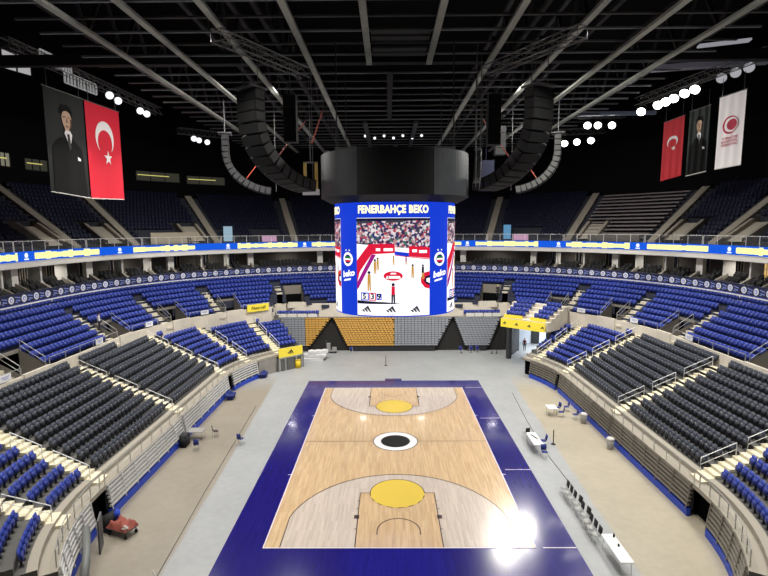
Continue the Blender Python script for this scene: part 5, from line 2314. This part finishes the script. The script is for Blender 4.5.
xy = P(-1, 8.2, 28.75, CB)
person('person in white shirt and dark trousers standing in the left middle stand', (xy[0], xy[1], BZ + BRISE * 2 + .02), -1.0, (232, 230, 226), (36, 38, 46))
xy = P(1, 29.6, 29.0, CB)
person('person in dark clothes and pale cap standing on the stairs right of the screen', (xy[0], xy[1], BZ + BRISE * 2 + .02), 2.6, (40, 42, 44), (30, 30, 34), hair=(210, 200, 150))
person('person in dark red top standing in the lit right tunnel', (18.9, 30.9, 0), 2.6, (110, 28, 34), (30, 26, 30))

# ================================================================== LIGHT
def area(name, loc, aim, size, power, col=(1, .97, .92), spread=150, shape='DISK'):
    ld = bpy.data.lights.new(name, 'AREA')
    ld.shape = shape
    ld.size = size
    ld.energy = power
    ld.color = col
    ld.spread = math.radians(spread)
    o = bpy.data.objects.new(name, ld)
    COL.objects.link(o)
    o.location = loc
    o.rotation_euler = (Vector(aim) - Vector(loc)).to_track_quat('-Z', 'Y').to_euler()
    return o


for x in (-24, -12.5, 12.5, 24):  # fill lights added under the roof to brighten floor and court
    for y in (-20, -8, 5, 17):
        area('hall_fill', (x, y, 29.4), (x * 0.75, y * .9, 0), 1.2, 950, spread=125)
# stand fill added near the middle, aimed outward to brighten banks and far end
for s in (-1, 1):
    for y in (-14, 8, 17):
        area('stand_fill', (s * 8.8, y, 29.7), (s * 28, y * 1.2, 10.5), 1.0, 1200 if s > 0 else 1100, spread=120)
    area('stand_fill', (s * 4.2, 14, 29.6), (s * 16, 31, 7), 1.0, 1000, spread=100)
area('stand_fill', (0, 12, 29.5), (0, 33, 5), 1.0, 1100, spread=90)
# floodlights of the right bridges, whose mirror image glares on the varnished floor
area('flood_lamp', (16.6, 29.8, 28.6), (4.5, -14, 0), 1.4, 270, spread=60)
area('flood_lamp', (28.9, 16.6, 30.2), (-12, -8, 3), 1.5, 900, spread=100)
area('flood_lamp', (20.5, 33.5, 29.4), (-10, -6, 3), 1.5, 700, spread=100)
area('flood_lamp', (-28.6, 17.6, 30.4), (12, -8, 3), 1.5, 700, spread=100)
tn = (22.0, 30.5)
area('tunnel_lamp', (tn[0], tn[1], 4.7), (tn[0], tn[1], 0), 2.0, 900, col=(.86, .93, 1), spread=170)
for side in (1, -1):
    for u in (-6, 2, 10, 17, 24, 31, 38):  # fill lights added to brighten the suites and the soffit
        x, y = P(side, u, 36.2, CB)
        area('suite_fill', (x, y, 13.95), (x, y, 0), 1.0, 75, col=(1, .95, .88), spread=175)
w = bpy.data.worlds.new('world')
scene.world = w
w.use_nodes = True
w.node_tree.nodes['Background'].inputs[0].default_value = (0.5, 0.55, 0.7, 1)
w.node_tree.nodes['Background'].inputs[1].default_value = 0.02
scene.view_settings.view_transform = 'Standard'
scene.view_settings.look = 'None'
scene.view_settings.exposure = 0.0
try:
    scene.cycles.use_denoising = True
    scene.cycles.max_bounces = 6
    scene.cycles.sample_clamp_indirect = 4.0
except Exception:
    pass
